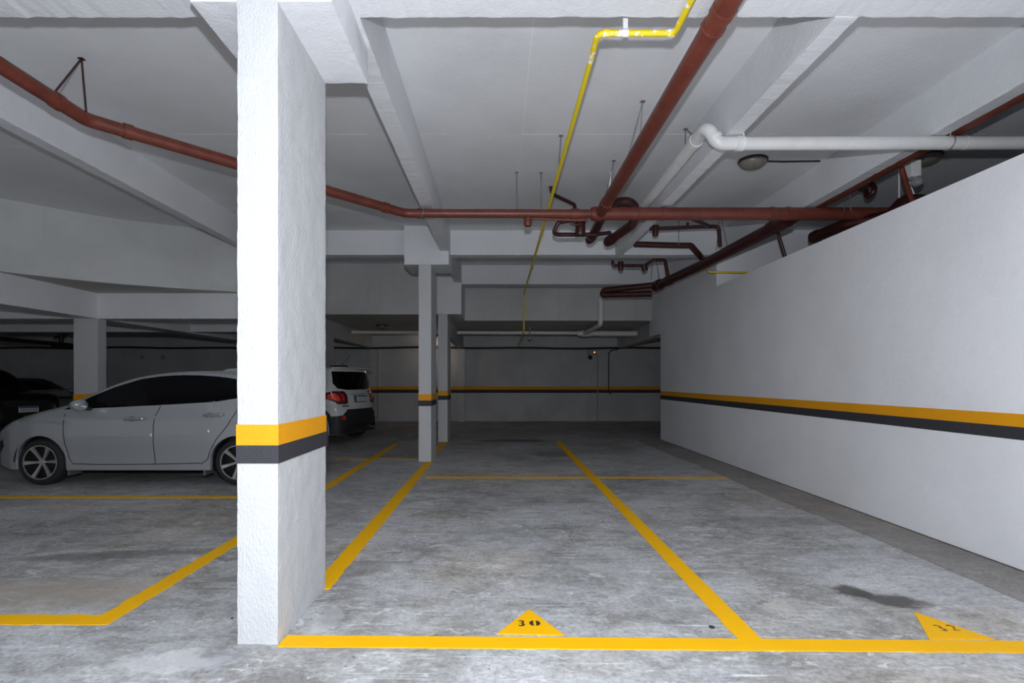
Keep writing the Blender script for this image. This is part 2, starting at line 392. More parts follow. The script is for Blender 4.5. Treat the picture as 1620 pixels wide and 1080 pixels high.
# main slab, the slightly lower slab on the left, the low slab beyond
tag(box('ceiling', -4.2, 7.4, -9, 13.5, SLAB, SLAB + .2, M['ceil']), 'white painted concrete ceiling slab over the bays', 'ceiling', kind='structure')
tag(box('ceiling_left', -9, -4.2, -9, 9.6, U(2.47), SLAB + .2, M['ceil']), 'white ceiling slab beyond the long beam on the left', 'ceiling', kind='structure')
curve = [(-3.85, 9.25), (-4.39, 8.93), (-4.9, 8.71), (-5.4, 8.45), (-5.88, 8.15), (-6.33, 7.74), (-6.74, 7.26), (-7.05, 6.75), (-7.3, 6.2), (-7.5, 5.3), (-7.6, 4.2), (-7.6, -9)]
def smooth_curve(p, n=5):
    out = []
    for i in range(len(p) - 1):
        p0, p1, p2, p3 = [Vector(p[max(0, min(len(p) - 1, i + k))]) for k in (-1, 0, 1, 2)]
        for k in range(n):
            t = k / n
            out.append(tuple(.5 * ((2 * p1) + (p2 - p0) * t + (2 * p0 - 5 * p1 + 4 * p2 - p3) * t * t + (3 * p1 - p0 - 3 * p2 + p3) * t ** 3)))
    out.append(p[-1]); return out
cs = smooth_curve(curve[:-1]) + [curve[-1]]
inner = cs
outer = []
for i, (x, y) in enumerate(cs):
    a = Vector(cs[max(0, i - 1)]); b = Vector(cs[min(len(cs) - 1, i + 1)]); d = (b - a).normalized(); n_ = Vector((d.y, -d.x))
    outer.append((x + n_.x * .16, y + n_.y * .16) if True else None)
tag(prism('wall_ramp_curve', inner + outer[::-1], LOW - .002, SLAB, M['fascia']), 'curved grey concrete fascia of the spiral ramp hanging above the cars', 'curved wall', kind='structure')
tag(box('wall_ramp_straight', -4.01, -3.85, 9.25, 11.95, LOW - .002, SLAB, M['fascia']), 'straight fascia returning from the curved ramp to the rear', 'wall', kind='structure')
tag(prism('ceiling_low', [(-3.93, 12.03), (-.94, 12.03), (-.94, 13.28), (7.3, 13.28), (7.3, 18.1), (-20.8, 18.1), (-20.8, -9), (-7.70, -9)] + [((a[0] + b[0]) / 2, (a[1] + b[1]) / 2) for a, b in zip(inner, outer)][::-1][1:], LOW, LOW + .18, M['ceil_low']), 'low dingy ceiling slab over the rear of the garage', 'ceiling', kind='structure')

def beam(x0, x1, y0, y1, z0, z1, label, mat='beam', seed=1, amp=.004):
    return tag(rough_beam('ceiling_beam', x0, x1, y0, y1, z0, z1, M[mat], seed=seed, amp=amp), label, 'beam', kind='structure')
beam(-9, 7.3, 2.96, 3.22, BM_Z, SLAB, 'nearest cross beam, running over the big column', seed=1, amp=.007)
beam(-4.27, 7.3, 9.3, 9.54, BM_Z, SLAB, 'second cross beam, over the middle column', seed=2)
beam(-.98, 3.75, 12.12, 12.52, BM_Z, SLAB, 'third cross beam, in front of the drop to the low ceiling', seed=3)
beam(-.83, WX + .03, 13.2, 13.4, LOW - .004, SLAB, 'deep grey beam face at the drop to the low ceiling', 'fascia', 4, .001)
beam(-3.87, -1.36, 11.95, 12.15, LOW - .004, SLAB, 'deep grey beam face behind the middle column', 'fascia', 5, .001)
beam(-.98, -.835, 3.22, 12.2, BM_Z, SLAB, 'narrow lengthwise beam linking the columns', seed=6)
beam(-4.27, -4.125, -3, 9.4, BM_Z, SLAB, 'long beam beside the brown-red pipe on the left', seed=7)
beam(2.015, 2.15, 3.22, 9.3, BM_Z, SLAB, 'narrow lengthwise beam beside the white drain pipe', seed=8)
beam(3.835, 3.97, 3.22, 9.3, BM_Z, SLAB, 'lengthwise beam above the low white wall', seed=9)
beam(-20.8, -3.9, 9.1, 9.4, U(1.05), LOW, 'low cross beam over the slim pillar behind the silver hatchback', seed=10)
beam(-20.8, -4.36, 11.87, 12.15, BL_Z, LOW, 'second low cross beam beyond the silver hatchback', seed=11)
beam(-20.8, 3.9, 17.7, 17.95, BL_Z, LOW, 'low cross beam in front of the back wall', 'fascia', seed=12)
beam(-7.2, -6.8, 5.5, 17.7, U(1.05) + .002, LOW, 'low lengthwise beam meeting the slim pillar', seed=13)
beam(-1.347, -1.166, 12.7, 17.7, BL_Z, LOW, 'low lengthwise beam behind the far column', 'fascia', seed=14)
beam(-4.36, -4.15, 13.3, 17.7, BL_Z, LOW, 'low lengthwise beam above the white off-road car', 'fascia', seed=15)
beam(3.9, 4.15, 13.3, 17.7, BL_Z, LOW, 'low lengthwise beam beyond the end of the low wall', 'fascia', seed=16)

def column(x0, x1, y0, y1, top, label, cap=None, bands=True, mat='column', step=.08, amp=.003, bz=(-.426, -.332, -.226)):
    e = empty('column', (0, 0, 0)); tag(e, label, 'column', kind='structure')
    rough_box('shaft', x0, x1, y0, y1, 0, top, M[mat], e, step, amp, int(y0 * 10))
    if cap: rough_box('capital', cap[0], cap[1], cap[2], cap[3], cap[4], cap[5], M['beam'], e, .06, .004, int(y0 * 7))
    if bands:
        g = .0035
        for nm, z0, z1, mt in (('yellow_band', U(bz[1]), U(bz[2]), 'yellow_band'), ('black_band', U(bz[0]), U(bz[1]), 'black_band')):
            bm = bmesh.new(); add_box(bm, x0 - g, x1 + g, y0 - g, y1 + g, z0, z1)
            link(nm, bm, M[mt], e)
    return e
column(-1.347, -1.136, 2.766, 3.53, U(1.96), 'big white column in front with yellow and black band, splayed block on top', (-1.59, -.86, 2.766, 3.53, U(1.95), SLAB), step=.03, amp=.003)
column(-1.347, -1.136, 9.03, 9.77, U(1.96), 'slim white banded column in the middle, just left of bay 30', (-1.59, -.838, 9.03, 9.77, U(1.95), SLAB))
column(-1.347, -1.136, 11.94, 12.7, U(1.5), 'white banded column right behind the middle one', (-1.36, -.832, 11.94, 13.4, LOW, SLAB))
column(-4.36, -4.13, 12.75, 13.46, LOW, 'plain column behind the white off-road car', bands=False)
column(-7.2, -6.79, 9.1, 9.3, U(1.06), 'slim pillar rising behind the bonnet of the silver hatchback')
column(-1.36, -1.12, 17.85, 18.12, BL_Z, 'half-sunk pilaster on the back wall in line with the columns', mat='wall_back', bz=(-.41, -.30, -.195))
column(-4.3, -4.05, 17.85, 18.12, BL_Z, 'half-sunk pilaster on the back wall behind the white off-road car', mat='wall_back', bz=(-.41, -.30, -.195))

# ------------------------------------------------------------------ floor markings
def strip_mesh(pts, wd, ragged=.006, z=.0035, th=.0025, step=.03, seed=0, notch=()):
    """painted line along a polyline, with hand-taped ragged edges"""
    rnd = random.Random(seed); bm = bmesh.new()
    P = [Vector(p) for p in pts]; L = []; R = []
    from mathutils import noise as mn
    for i in range(len(P) - 1):
        a, b = P[i], P[i + 1]; d = b - a; ln = d.length; n = max(2, int(ln / step)); u = d.normalized(); q = Vector((-u.y, u.x))
        if i > 0:
            pu = (P[i] - P[i - 1]).normalized(); 
        for k in range(n + 1):
            if i > 0 and (k == 0 or ln * k / n < wd * .9): continue
            if i < len(P) - 2 and k < n and ln * (1 - k / n) < wd * .9: continue
            t = ln * k / n; c = a + u * t; s = t + i * 50
            jl = mn.noise(Vector((s * 9, seed, 1))) * ragged + mn.noise(Vector((s * 40, seed, 2))) * ragged * .5
            jr = mn.noise(Vector((s * 9, seed, 6))) * ragged + mn.noise(Vector((s * 40, seed, 7))) * ragged * .5
            qq = q; sc = 1
            if k == n and i < len(P) - 2:
                nu = (P[i + 2] - P[i + 1]).normalized(); qn = Vector((-nu.y, nu.x)); qq = (q + qn).normalized(); sc = 1 / max(.4, qq.dot(q))
            L.append(c + qq * (wd / 2 * sc + jl)); R.append(c - qq * (wd / 2 * sc + jr))
    def row(pts_, zz): return [bm.verts.new((p.x, p.y, zz)) for p in pts_]
    lt, rt, lb, rb = row(L, z), row(R, z), row(L, .0), row(R, .0)
    for i in range(len(L) - 1):
        bm.faces.new((lt[i], lt[i + 1], rt[i + 1], rt[i])); bm.faces.new((lt[i], lb[i], lb[i + 1], lt[i + 1])); bm.faces.new((rt[i], rt[i + 1], rb[i + 1], rb[i]))
    bm.faces.new((lt[0], rt[0], rb[0], lb[0])); bm.faces.new((lt[-1], lb[-1], rb[-1], rt[-1]))
    bmesh.ops.recalc_face_normals(bm, faces=bm.faces)
    return bm
def fline(pts, wd, label, seed, z=.0035, ragged=.006):
    return tag(link('floor_marking', strip_mesh(pts, wd, ragged, z, seed=seed), M['road_yellow']), label, 'painted line')
def fp(px_, py_):
    D = F * H / (py_ - 602); return ((px_ - 789) * D / F, D)
fline([(-1.13, 2.805), (3.2, 2.735)], .122, 'wide yellow line across the front of bays 30 and 32', 1, .0042)
fline([(-1.170, 3.5), (-1.165, 9.0)], .135, 'yellow bay line running from the big column to the middle column', 2, ragged=.012)
fline([(-1.21, 9.8), (-1.2, 11.93)], .125, 'short yellow line between the middle column and the one behind it', 3)
fline([(1.32, 2.81), (1.325, 12.0)], .125, 'long yellow line dividing bay 30 from bay 32', 4, ragged=.007)
fline([(-1.03, 7.57), (WX - .01, 7.53)], .115, 'thin yellow line crossing behind bays 30 and 32', 5, .0029)
fline([(-8.5, 3.08), (-2.24, 3.055), (-2.215, 6.2)], .125, 'yellow line with an elbow left of the big column', 6, ragged=.012)
fline([(-10, 6.30), (-2.22, 6.28)], .11, 'yellow line along the near side of the silver hatchback', 7, .0032)
fline([(-2.2, 6.36), (-2.2, 11.6)], .12, 'yellow line leading back past the white off-road car', 8)
fline([(-2.85, 9.37), (-1.4, 9.36)], .05, 'faint thin yellow line left of the middle column', 9)

def tri_sign(pts, label, digits, mat, c, s, dx):
    e = empty('bay_number_marking'); tag(e, label, 'floor sign')
    bm = bmesh.new()
    a = [bm.verts.new((*p, .0036)) for p in pts]; b = [bm.verts.new((*p, 0)) for p in pts]
    bm.faces.new(a)
    for i in range(3): bm.faces.new((a[i], a[(i + 1) % 3], b[(i + 1) % 3], b[i]))
    bmesh.ops.recalc_face_normals(bm, faces=bm.faces)
    link('triangle', bm, M['road_yellow'], e)
    def stroke(bm, P, wd):
        for i in range(len(P) - 1):
            p, q = Vector(P[i]), Vector(P[i + 1]); w0, w1 = wd[i], wd[i + 1]
            u = (q - p).normalized(); n = Vector((-u.y, u.x))
            vs = [bm.verts.new((v.x, v.y, .0046)) for v in (p - n * w0, q - n * w1, q + n * w1, p + n * w0)]
            bm.faces.new(vs)
    for k, ch in enumerate(digits):
        ox = c[0] + dx * (k - .5); oy = c[1]; bm = bmesh.new()
        def arc(cx, cy, rx, ry, a0, a1, w_end, w_mid, n=14):
            P = [(ox + s * (cx + rx * math.cos(math.radians(a0 + (a1 - a0) * i / n))), oy + s * (cy + ry * math.sin(math.radians(a0 + (a1 - a0) * i / n)))) for i in range(n + 1)]
            W = [s * (w_end + (w_mid - w_end) * math.sin(math.pi * i / n)) for i in range(n + 1)]
            stroke(bm, P, W)
        if ch == '0':
            arc(-.05, 0, .24, .43, 100, 260, .05, .17); arc(.05, 0, .24, .43, 80, -80, .05, .17)
        elif ch == '3':
            arc(0, .22, .20, .22, 150, -70, .06, .10); arc(0, -.22, .22, .24, 70, -150, .05, .12)
            stroke(bm, [(ox - s * .12, oy + s * .0), (ox + s * .1, oy + s * .0)], [s * .05] * 2)
        elif ch == '2':
            arc(0, .2, .2, .24, 160, -40, .07, .11)
            stroke(bm, [(ox + s * .14, oy + s * .06), (ox - s * .18, oy - s * .38)], [s * .08, s * .05]); stroke(bm, [(ox - s * .22, oy - s * .40), (ox + s * .24, oy - s * .40)], [s * .07] * 2)
        bmesh.ops.recalc_face_normals(bm, faces=bm.faces)
        link('digit', bm, mat, e)
    return e
tri_sign([fp(837, 964), fp(786, 1003), fp(893, 1005)], 'yellow floor triangle with black stencilled number 30', '30', M['stencil'], fp(835, 986.5), .068, .078)
tri_sign([fp(1446, 968), fp(1470, 1011), fp(1574, 1011.5)], 'yellow floor triangle with a worn number 32, beside the dark oil stain', '32', M['stencil_worn'], fp(1497, 994), .072, .072)
def grit(px_, py_, s, label):
    x, y = fp(px_, py_); bm = bmesh.new(); bmesh.ops.create_icosphere(bm, subdivisions=2, radius=1)
    rnd = random.Random(px_)
    for v in bm.verts: v.co = Vector((v.co.x * s * rnd.uniform(.7, 1.2), v.co.y * s * .8 * rnd.uniform(.7, 1.2), max(-.002, v.co.z * s * .25))) 
    o = link('debris_chip', bm, M['gravel'], smooth=True); o.location = (x, y, .002); o.rotation_euler[2] = px_
    tag(o, label, 'debris')
grit(1126, 992, .020, 'small black scrap lying between the two floor triangles')
grit(367, 978, .010, 'black crumb on the floor just left of the big column')

# ------------------------------------------------------------------ pipes
def pipe(name, pts, r, mat, label, bend=0, collars=(), caps=(), seg=18, group=None, cat='pipe'):
    """main run plus collar rings; collars = (point, direction, radius factor, half length)"""
    e = empty(name); tag(e, label, cat, group)
    tube('run', pts, r, M[mat], e, bend, seg)
    for c, d, k, hl in collars:
        c = Vector(c); d = Vector(d).normalized()
        tube('collar', [c - d * hl, c + d * hl], r * k, M[mat], e, 0, seg)
    return e
Z1 = U(2.08)
P1 = pipe('fire_main_pipe', [(-3.29, -3, Z1), (-3.29, 4.28, Z1), (-1.166, 6.68, Z1), (1.15, 6.70, Z1)], .054, 'red', 'brown-red pipe coming from the left and bending twice to run across under the ceiling', .16,
          collars=[((-3.29, 4.0, Z1), (0, 1, 0), 1.16, .03), ((-3.10, 4.49, Z1), (.66, .75, 0), 1.16, .035), ((-1.36, 6.46, Z1), (.66, .75, 0), 1.16, .03), ((-.98, 6.683, Z1), (1, 0, 0), 1.14, .03), ((.95, 6.7, Z1), (1, 0, 0), 1.2, .05)])
P1b = pipe('fire_main_pipe', [(1.15, 6.70, Z1), (5.3, 6.70, Z1)], .078, 'red', 'thick brown-red cross pipe running from the junction to over the low wall', 0,
           collars=[((1.22, 6.7, Z1), (1, 0, 0), 1.13, .05), ((1.75, 6.7, Z1), (1, 0, 0), 1.08, .02), ((2.05, 6.7, Z1), (1, 0, 0), 1.08, .02), ((3.4, 6.7, Z1), (1, 0, 0), 1.1, .02), ((3.6, 6.7, Z1), (1, 0, 0), 1.1, .02)])
P2 = pipe('fire_main_pipe', [(1.262, -3, Z1), (1.262, 6.62, Z1)], .066, 'red', 'big brown-red pipe running straight overhead to the junction', 0,
          collars=[((1.262, 3.02, Z1), (0, 1, 0), 1.1, .03), ((1.262, 3.16, Z1), (0, 1, 0), 1.12, .012), ((1.262, 6.3, Z1), (0, 1, 0), 1.12, .05)])
pipe('drain_pipe', [(1.30, 6.8, U(2.06)), (1.32, 7.7, U(2.03)), (1.30, 7.75, U(2.03))], .06, 'dark_red', 'dark stub of pipe ending behind the junction of the red pipes', 0, collars=[((1.315, 7.6, U(2.033)), (0, 1, 0), 1.15, .05)])
pipe('drain_pipe', [(1.46, 6.87, U(2.12)), (1.50, 7.02, U(2.335)), (1.80, 7.02, U(2.335)), (1.80, 7.2, U(2.1)), (1.56, 7.75, U(1.99))], .062, 'dark_red', 'dark arched elbow hopping over the thick cross pipe', .14, collars=[((1.60, 7.65, U(2.01)), (-.37, .9, -.15), 1.2, .06)])
pipe('drain_pipe', [(4.10, 2.9, U(2.26)), (4.10, 7.6, U(2.25))], .065, 'red', 'brown-red pipe tucked behind the beam above the low wall', 0, collars=[((4.10, 5.0, U(2.255)), (0, 1, 0), 1.1, .04)])
P4 = pipe('drain_pipe', [(3.66, 6.78, U(2.03)), (3.42, 9.0, U(1.94)), (3.17, 10.6, U(1.89))], .085, 'dark_red', 'thick dark red drain sloping back along the low wall', .3,
          collars=[((3.62, 7.1, U(2.02)), (-.13, 1, -.04), 1.12, .05), ((3.23, 10.2, U(1.90)), (-.13, .9, -.04), 1.14, .06), ((3.15, 10.62, U(1.885)), (-.15, .9, -.04), 1.25, .10)])
pipe('drain_pipe', [(3.10, 10.68, U(1.90)), (2.18, 11.1, U(1.87)), (2.14, 11.16, U(1.78)), (3.06, 10.74, U(1.74))], .06, 'dark_red', 'dark glossy red pipe folded in a U bend beyond the sloping drain', .05)
P3 = pipe('waste_pipe', [(1.90, 8.2, U(2.27)), (1.865, 5.0, U(2.27)), (1.865, 4.80, U(2.26)), (1.95, 4.78, U(2.11)), (2.15, 4.78, U(2.11)), (6.5, 4.78, U(2.12))], .058, 'pvc', 'white plastic drain pipe turning from the ceiling beam to cross over the low wall', .085,
          collars=[((1.868, 5.10, U(2.27)), (0, 1, 0), 1.14, .03), ((2.14, 4.78, U(2.11)), (1, 0, 0), 1.12, .03), ((1.925, 4.782, U(2.16)), (.5, 0, -.86), 1.13, .02), ((4.15, 4.78, U(2.115)), (1, 0, 0), 1.04, .012)])
pipe('waste_pipe', [(2.49, 13.12, U(2.05)), (2.49, 13.12, U(1.38)), (2.42, 14.0, U(1.33)), (2.40, 14.9, U(1.33))], .06, 'pvc', 'white plastic pipe dropping down the deep beam face', .12)
pipe('waste_pipe', [(-4.15, 15.2, U(1.37)), (2.35, 15.0, U(1.33))], .048, 'pvc', 'long white plastic pipe under the low ceiling', 0, collars=[((.6, 15.05, U(1.34)), (1, 0, 0), 1.1, .04), ((-1.0, 15.1, U(1.35)), (1, 0, 0), 1.1, .04)])
pipe('waste_pipe', [(2.2, 15.0, U(1.32)), (3.85, 14.96, U(1.31))], .075, 'pvc', 'thicker white plastic pipe end under the low ceiling near the low wall', 0, collars=[((2.42, 15.0, U(1.32)), (1, 0, 0), 1.25, .10), ((2.9, 15.0, U(1.317)), (1, 0, 0), 1.12, .08)])
# yellow gas pipe: first stretch flaking, then clean
gp = empty('gas_pipe'); tag(gp, 'thin yellow gas pipe zigzagging back under the ceiling', 'pipe')
tube('flaking_run', [(1.085, -2, U(2.14)), (1.085, 3.31, U(2.14)), (.61, 3.31, U(2.14)), (.615, 3.6, U(2.14))], .0195, M['yellow_flaked'], gp, .045, 14)
tube('run', [(.615, 3.55, U(2.14)), (.62, 11.9, U(2.14)), (.615, 13.12, U(2.12)), (.615, 13.12, U(1.19)), (.6, 13.6, U(1.17)), (.62, 14.8, U(1.14)), (.62, 17.55, U(1.12))], .0185, M['yellow_pipe'], gp, .05, 14)
for (x, y, d) in ((1.06, 3.31, (1, 0, 0)), (.66, 3.31, (1, 0, 0)), (.78, 3.31, (1, 0, 0))):
    tube('socket', [Vector((x, y, U(2.14))) - Vector(d) * .02, Vector((x, y, U(2.14))) + Vector(d) * .02], .0235, M['yellow_flaked'], gp, 0, 14)
pipe('gas_pipe', [(3.52, 9.1, U(1.95)), (3.50, 8.95, U(1.81)), (5.2, 8.95, U(1.79))], .014, 'yellow_pipe', 'short thin yellow pipe stepping over the low wall', .03, cat='pipe')

def sprinkler(path, r, cap_xyz, cap_r, cap_h, label, mat='dark_red', extra=None):
    e = empty('branch_pipe'); tag(e, label, 'pipe')
    tube('run', path, r, M[mat], e, r * 1.8, 12)
    if cap_xyz:
        x, y, z = cap_xyz; bm = bmesh.new()
        lathe(bm, [(cap_r * .98, z), (cap_r, z - .02), (cap_r, z - cap_h * .75), (cap_r * .86, z - cap_h), (0.001, z - cap_h * 1.01)], (x, y, 0), 'Z', 20)
        lathe(bm, [(cap_r * 1.12, z + .012), (cap_r * 1.12, z - .014)], (x, y, 0), 'Z', 20)
        bmesh.ops.recalc_face_normals(bm, faces=bm.faces); link('end_cap', bm, M[mat], e, True, 40)
    for pth, rr in (extra or ()): tube('branch', pth, rr, M[mat], e, rr * 1.8, 12)
    return e
def at(px_, py_, D): return ((px_ - 789) * D / F, D, H + (602 - py_) * D / F)
sprinkler([at(829, 345, 6.72), at(905, 348, 6.72), at(930, 348, 6.72)], .018, at(835, 343, 6.72), .050, .115, 'short red pipe with a drop cup slung under the cross pipe', 'red')
sprinkler([at(893, 350, 7.1), at(883, 352, 7.1), at(875, 369, 7.15), at(884, 371, 7.2), at(943, 371, 7.3), at(965, 368, 7.4)], .028, at(918, 352, 7.1), .066, .17, 'dark red loop pipe with a wide cup left of the junction', 'dark_red',
          [([at(883, 351, 7.1), at(912, 348, 7.1)], .026), ([at(902, 352, 7.0), at(910, 356, 7.0), at(918, 354, 7.0)], .018)])
sprinkler([at(871, 295, 7.2), at(874, 307, 7.2), at(910, 324, 7.6), at(909, 332, 7.55)], .025, None, 0, 0, 'small dark red branch dropping from the ceiling beside the yellow pipe', 'dark_red')
sprinkler([at(1028, 362, 8.3), at(1127, 358, 8.3), at(1137, 359, 8.3), at(1139, 390, 8.3)], .030, at(1037, 358, 8.3), .048, .145, 'dark red branch with a drop cup and an elbow down to the sloping drain', 'dark_red',
          [([at(1096, 346, 7.6), at(1120, 357, 8.25)], .030), ([at(1088, 352, 8.3), at(1088, 358, 8.3)], .018)])
sprinkler([at(1003, 386, 8.9), at(1072, 388, 8.9), at(1093, 388, 8.9), at(1107, 404, 9.0), at(1114, 412, 9.2)], .048, None, 0, 0, 'dark red side pipe curving into the sloping drain', 'dark_red')
sprinkler([at(969, 412, 10.0), at(970, 420, 10.0), at(1020, 420, 10.0), at(1034, 411, 9.9), at(1052, 411, 9.9), at(1057, 437, 10.0)], .030, at(982, 415, 10.0), .050, .145, 'dark red pipe with cup and gooseneck under the second cross beam', 'dark_red',
          [([at(1018, 418, 10.0), at(1021, 428, 10.0)], .055)])
sprinkler([at(1362, 300, 6.8), at(1378, 290, 6.5), at(1386, 300, 6.4), at(1372, 313, 6.5), at(1370, 302, 6.6)], .030, None, 0, 0, 'S-shaped dark trap hanging behind the beam over the low wall', 'dark_red')
pipe('drain_pipe', [(4.40, 7.5, U(2.0)), (4.42, 6.85, U(1.99)), (5.0, 6.2, U(1.99))], .075, 'dark_red', 'dark pipe end poking out just above the low wall', .1, collars=[((4.4, 7.45, U(2.0)), (0, 1, 0), 1.14, .05)])
pipe('drain_pipe', [(4.55, 6.2, U(1.94)), (4.68, 6.2, U(2.08)), (4.92, 6.2, U(2.08)), (5.05, 6.2, U(1.9))], .07, 'dark_red', 'dark hump-backed elbow behind the low wall', .12)

# hangers
def hanger(top, feet, label, r=.0045, mat='steel', group=None):
    e = empty('pipe_hanger', top); e.location = (0, 0, 0); tag(e, label, 'hanger', group)
    t = Vector(top)
    box('ceiling_plate', t.x - .02, t.x + .02, t.y - .02, t.y + .02, t.z - .006, t.z, M[mat], e)
    for f in feet: tube('wire', [t, Vector(f)], r, M[mat], e, 0, 8)
    return e
hanger((-3.37, 4.34, SLAB), [(-3.36, 4.02, Z1 + .03), (-3.24, 4.22, Z1 + .03)], 'pair of rusty rods holding the red pipe on the left', .008, 'dark_red')
hanger((.225, 6.7, SLAB), [(.225, 6.7, Z1 + .05)], 'thin rod holding the cross pipe left of the yellow pipe', .009)
hanger((.53, 6.72, SLAB), [(.53, 6.7, Z1 + .05)], 'thin rod holding the cross pipe right beside the yellow pipe', .008)
hanger((1.40, 6.72, SLAB), [(1.36, 6.7, Z1 + .07)], 'thick white rod just before the pipe junction', .012, 'white_metal')
hanger((.66, 5.7, SLAB), [(.62, 5.6, U(2.15))], 'rod beside the yellow pipe near the ceiling seam', .007)
hanger((1.34, 5.0, SLAB), [(1.22, 5.05, Z1 + .06), (1.33, 5.1, Z1 + .06)], 'bent wire loop holding the big overhead pipe', .004)
hanger((1.36, 6.35, SLAB), [(1.24, 6.3, Z1 + .06), (1.32, 6.35, Z1 + .06)], 'bent wire loop on the big overhead pipe near the junction', .004)
hanger((1.93, 5.55, SLAB), [(1.84, 5.3, U(2.31)), (1.95, 5.2, U(2.32))], 'bent wire hanger at the elbow of the white pipe', .006)
hanger((2.78, 8.3, SLAB), [(2.78, 8.3, U(2.1))], 'thin dark rod above the branch with elbow', .006)
hanger((3.42, 8.3, SLAB), [(3.36, 8.3, U(2.02)), (3.50, 8.2, U(2.02))], 'pair of thin wires holding the sloping drain', .006)
hanger((3.0, 10.4, SLAB), [(2.95, 10.4, U(1.96)), (3.08, 10.3, U(1.96))], 'pair of wires holding the far end of the sloping drain', .006)
hanger((4.62, 6.2, SLAB), [(4.62, 6.2, U(2.0)), (4.85, 6.2, U(2.0))], 'pale rod with a slanting stay behind the low wall', .009, 'white_metal')
hanger((4.22, 6.5, SLAB), [(4.18, 6.5, U(2.05)), (4.26, 6.5, U(2.05))], 'forked wire under the ceiling behind the low wall', .005)
def strut(a, b, r, label, mat='dark_red'):
    o = tube('support_strut', [a, b], r, M[mat], None, 0, 10); tag(o, label, 'strut')
strut((4.16, 5.55, U(2.2)), (4.40, 5.7, U(1.85)), .026, 'reddish strut slanting down behind the low wall near the cross pipe', 'red')
strut(at(1229, 362, 7.6), at(1243, 408, 7.6), .022, 'short dark strut slanting behind the low wall below the cross pipe')
# strap holding the yellow pipe to the cross beam
st = empty('pipe_strap'); tag(st, 'perforated white strap holding the yellow pipe to the nearest cross beam', 'strap')
bm = bmesh.new(); add_box(bm, .765, .795, 3.305, 3.308, U(2.155), U(2.30))
for i in range(6): add_box(bm, .774, .786, 3.303, 3.3045, U(2.175) + i * .02, U(2.183) + i * .02)
link('strap', bm, M['white_metal'], st); tube('clip', [(.764, 3.31, U(2.14)), (.796, 3.31, U(2.14))], .024, M['white_metal'], st, 0, 14)
bm = bmesh.new(); add_box(bm, .765, .795, 3.22, 3.308, U(2.298), U(2.302)); link('bracket', bm, M['white_metal'], st)
for nm, c in (('white rag of tape tied round the white pipe beside the ceiling beam', (2.16, 4.78, U(2.11))),):
    e = empty('tape_tie'); tag(e, nm, 'tape')
    bm = bmesh.new(); lathe(bm, [(.066, -.012), (.066, .012)], (0, 0, 0), 'X', 20); bmesh.ops.translate(bm, verts=bm.verts, vec=c); link('loop', bm, M['white_metal'], e)
    tube('end', [(2.16, 4.73, U(2.16)), (2.14, 4.74, U(2.24)), (2.10, 4.78, U(2.20))], .007, M['white_metal'], e, .01, 8)
e = empty('wire_tie'); tag(e, 'rusty wire tied round the white pipe below the right-hand beam', 'wire')
tube('loop', [(4.0 + .066 * math.sin(a * .7) * .15, 4.78 + .064 * math.cos(a), U(2.115) + .064 * math.sin(a)) for a in [i * math.pi / 8 for i in range(17)]], .006, M['steel'], e, 0, 8)
tube('end', [(4.0, 4.76, U(2.17)), (4.05, 4.80, U(2.27)), (4.03, 4.82, U(2.36))], .005, M['white_metal'], e, 0, 8)
e = empty('wire_tie'); tag(e, 'pale wire tied round the red cross pipe under the narrow beam', 'wire')
tube('loop', [(-.93 + .02 * math.sin(a), 6.683 + .063 * math.cos(a), Z1 + .063 * math.sin(a)) for a in [i * math.pi / 8 for i in range(17)]], .006, M['steel'], e, 0, 8)

# ceiling lamps
def ceiling_lamp(x, y, z, label, r=.165, cable=None):
    e = empty('ceiling_lamp', (x, y, z)); tag(e, label, 'lamp')
    bm = bmesh.new(); lathe(bm, [(.6 * r, 0), (r * .98, -.004), (r, -.02), (r * .97, -.032)], (0, 0, 0), 'Z', 32); bmesh.ops.recalc_face_normals(bm, faces=bm.faces); link('base', bm, M['black_plastic'], e, True, 40)
    bm = bmesh.new(); lathe(bm, [(r * .93, -.026)] + [(r * .93 * math.cos(a), -.03 - .085 * math.sin(a)) for a in [i * math.pi / 2 / 8 for i in range(1, 9)]], (0, 0, 0), 'Z', 32)
    bmesh.ops.recalc_face_normals(bm, faces=bm.faces); link('glass_dome', bm, M['lamp_glass'], e, True, 60)
    if cable: tube('cable', [(r, 0, -.02), (r + .2, .03, -.012), (cable, .02, -.01)], .011, M['black_cable'], e, 0, 8)
    return e
ceiling_lamp(2.99, 6.32, SLAB, 'unlit round ceiling lamp with a black cable, under the white pipe', cable=.80)
ceiling_lamp(4.93, 6.2, SLAB, 'unlit round ceiling lamp beyond the right-hand beam, over the low wall')
ceiling_lamp(-3.1, 14.3, LOW, 'dark round lamp on the low ceiling above the white off-road car')
e = ceiling_lamp(-2.05, 17.2, LOW, 'warm ceiling lamp at the back hidden behind the columns', r=.12)
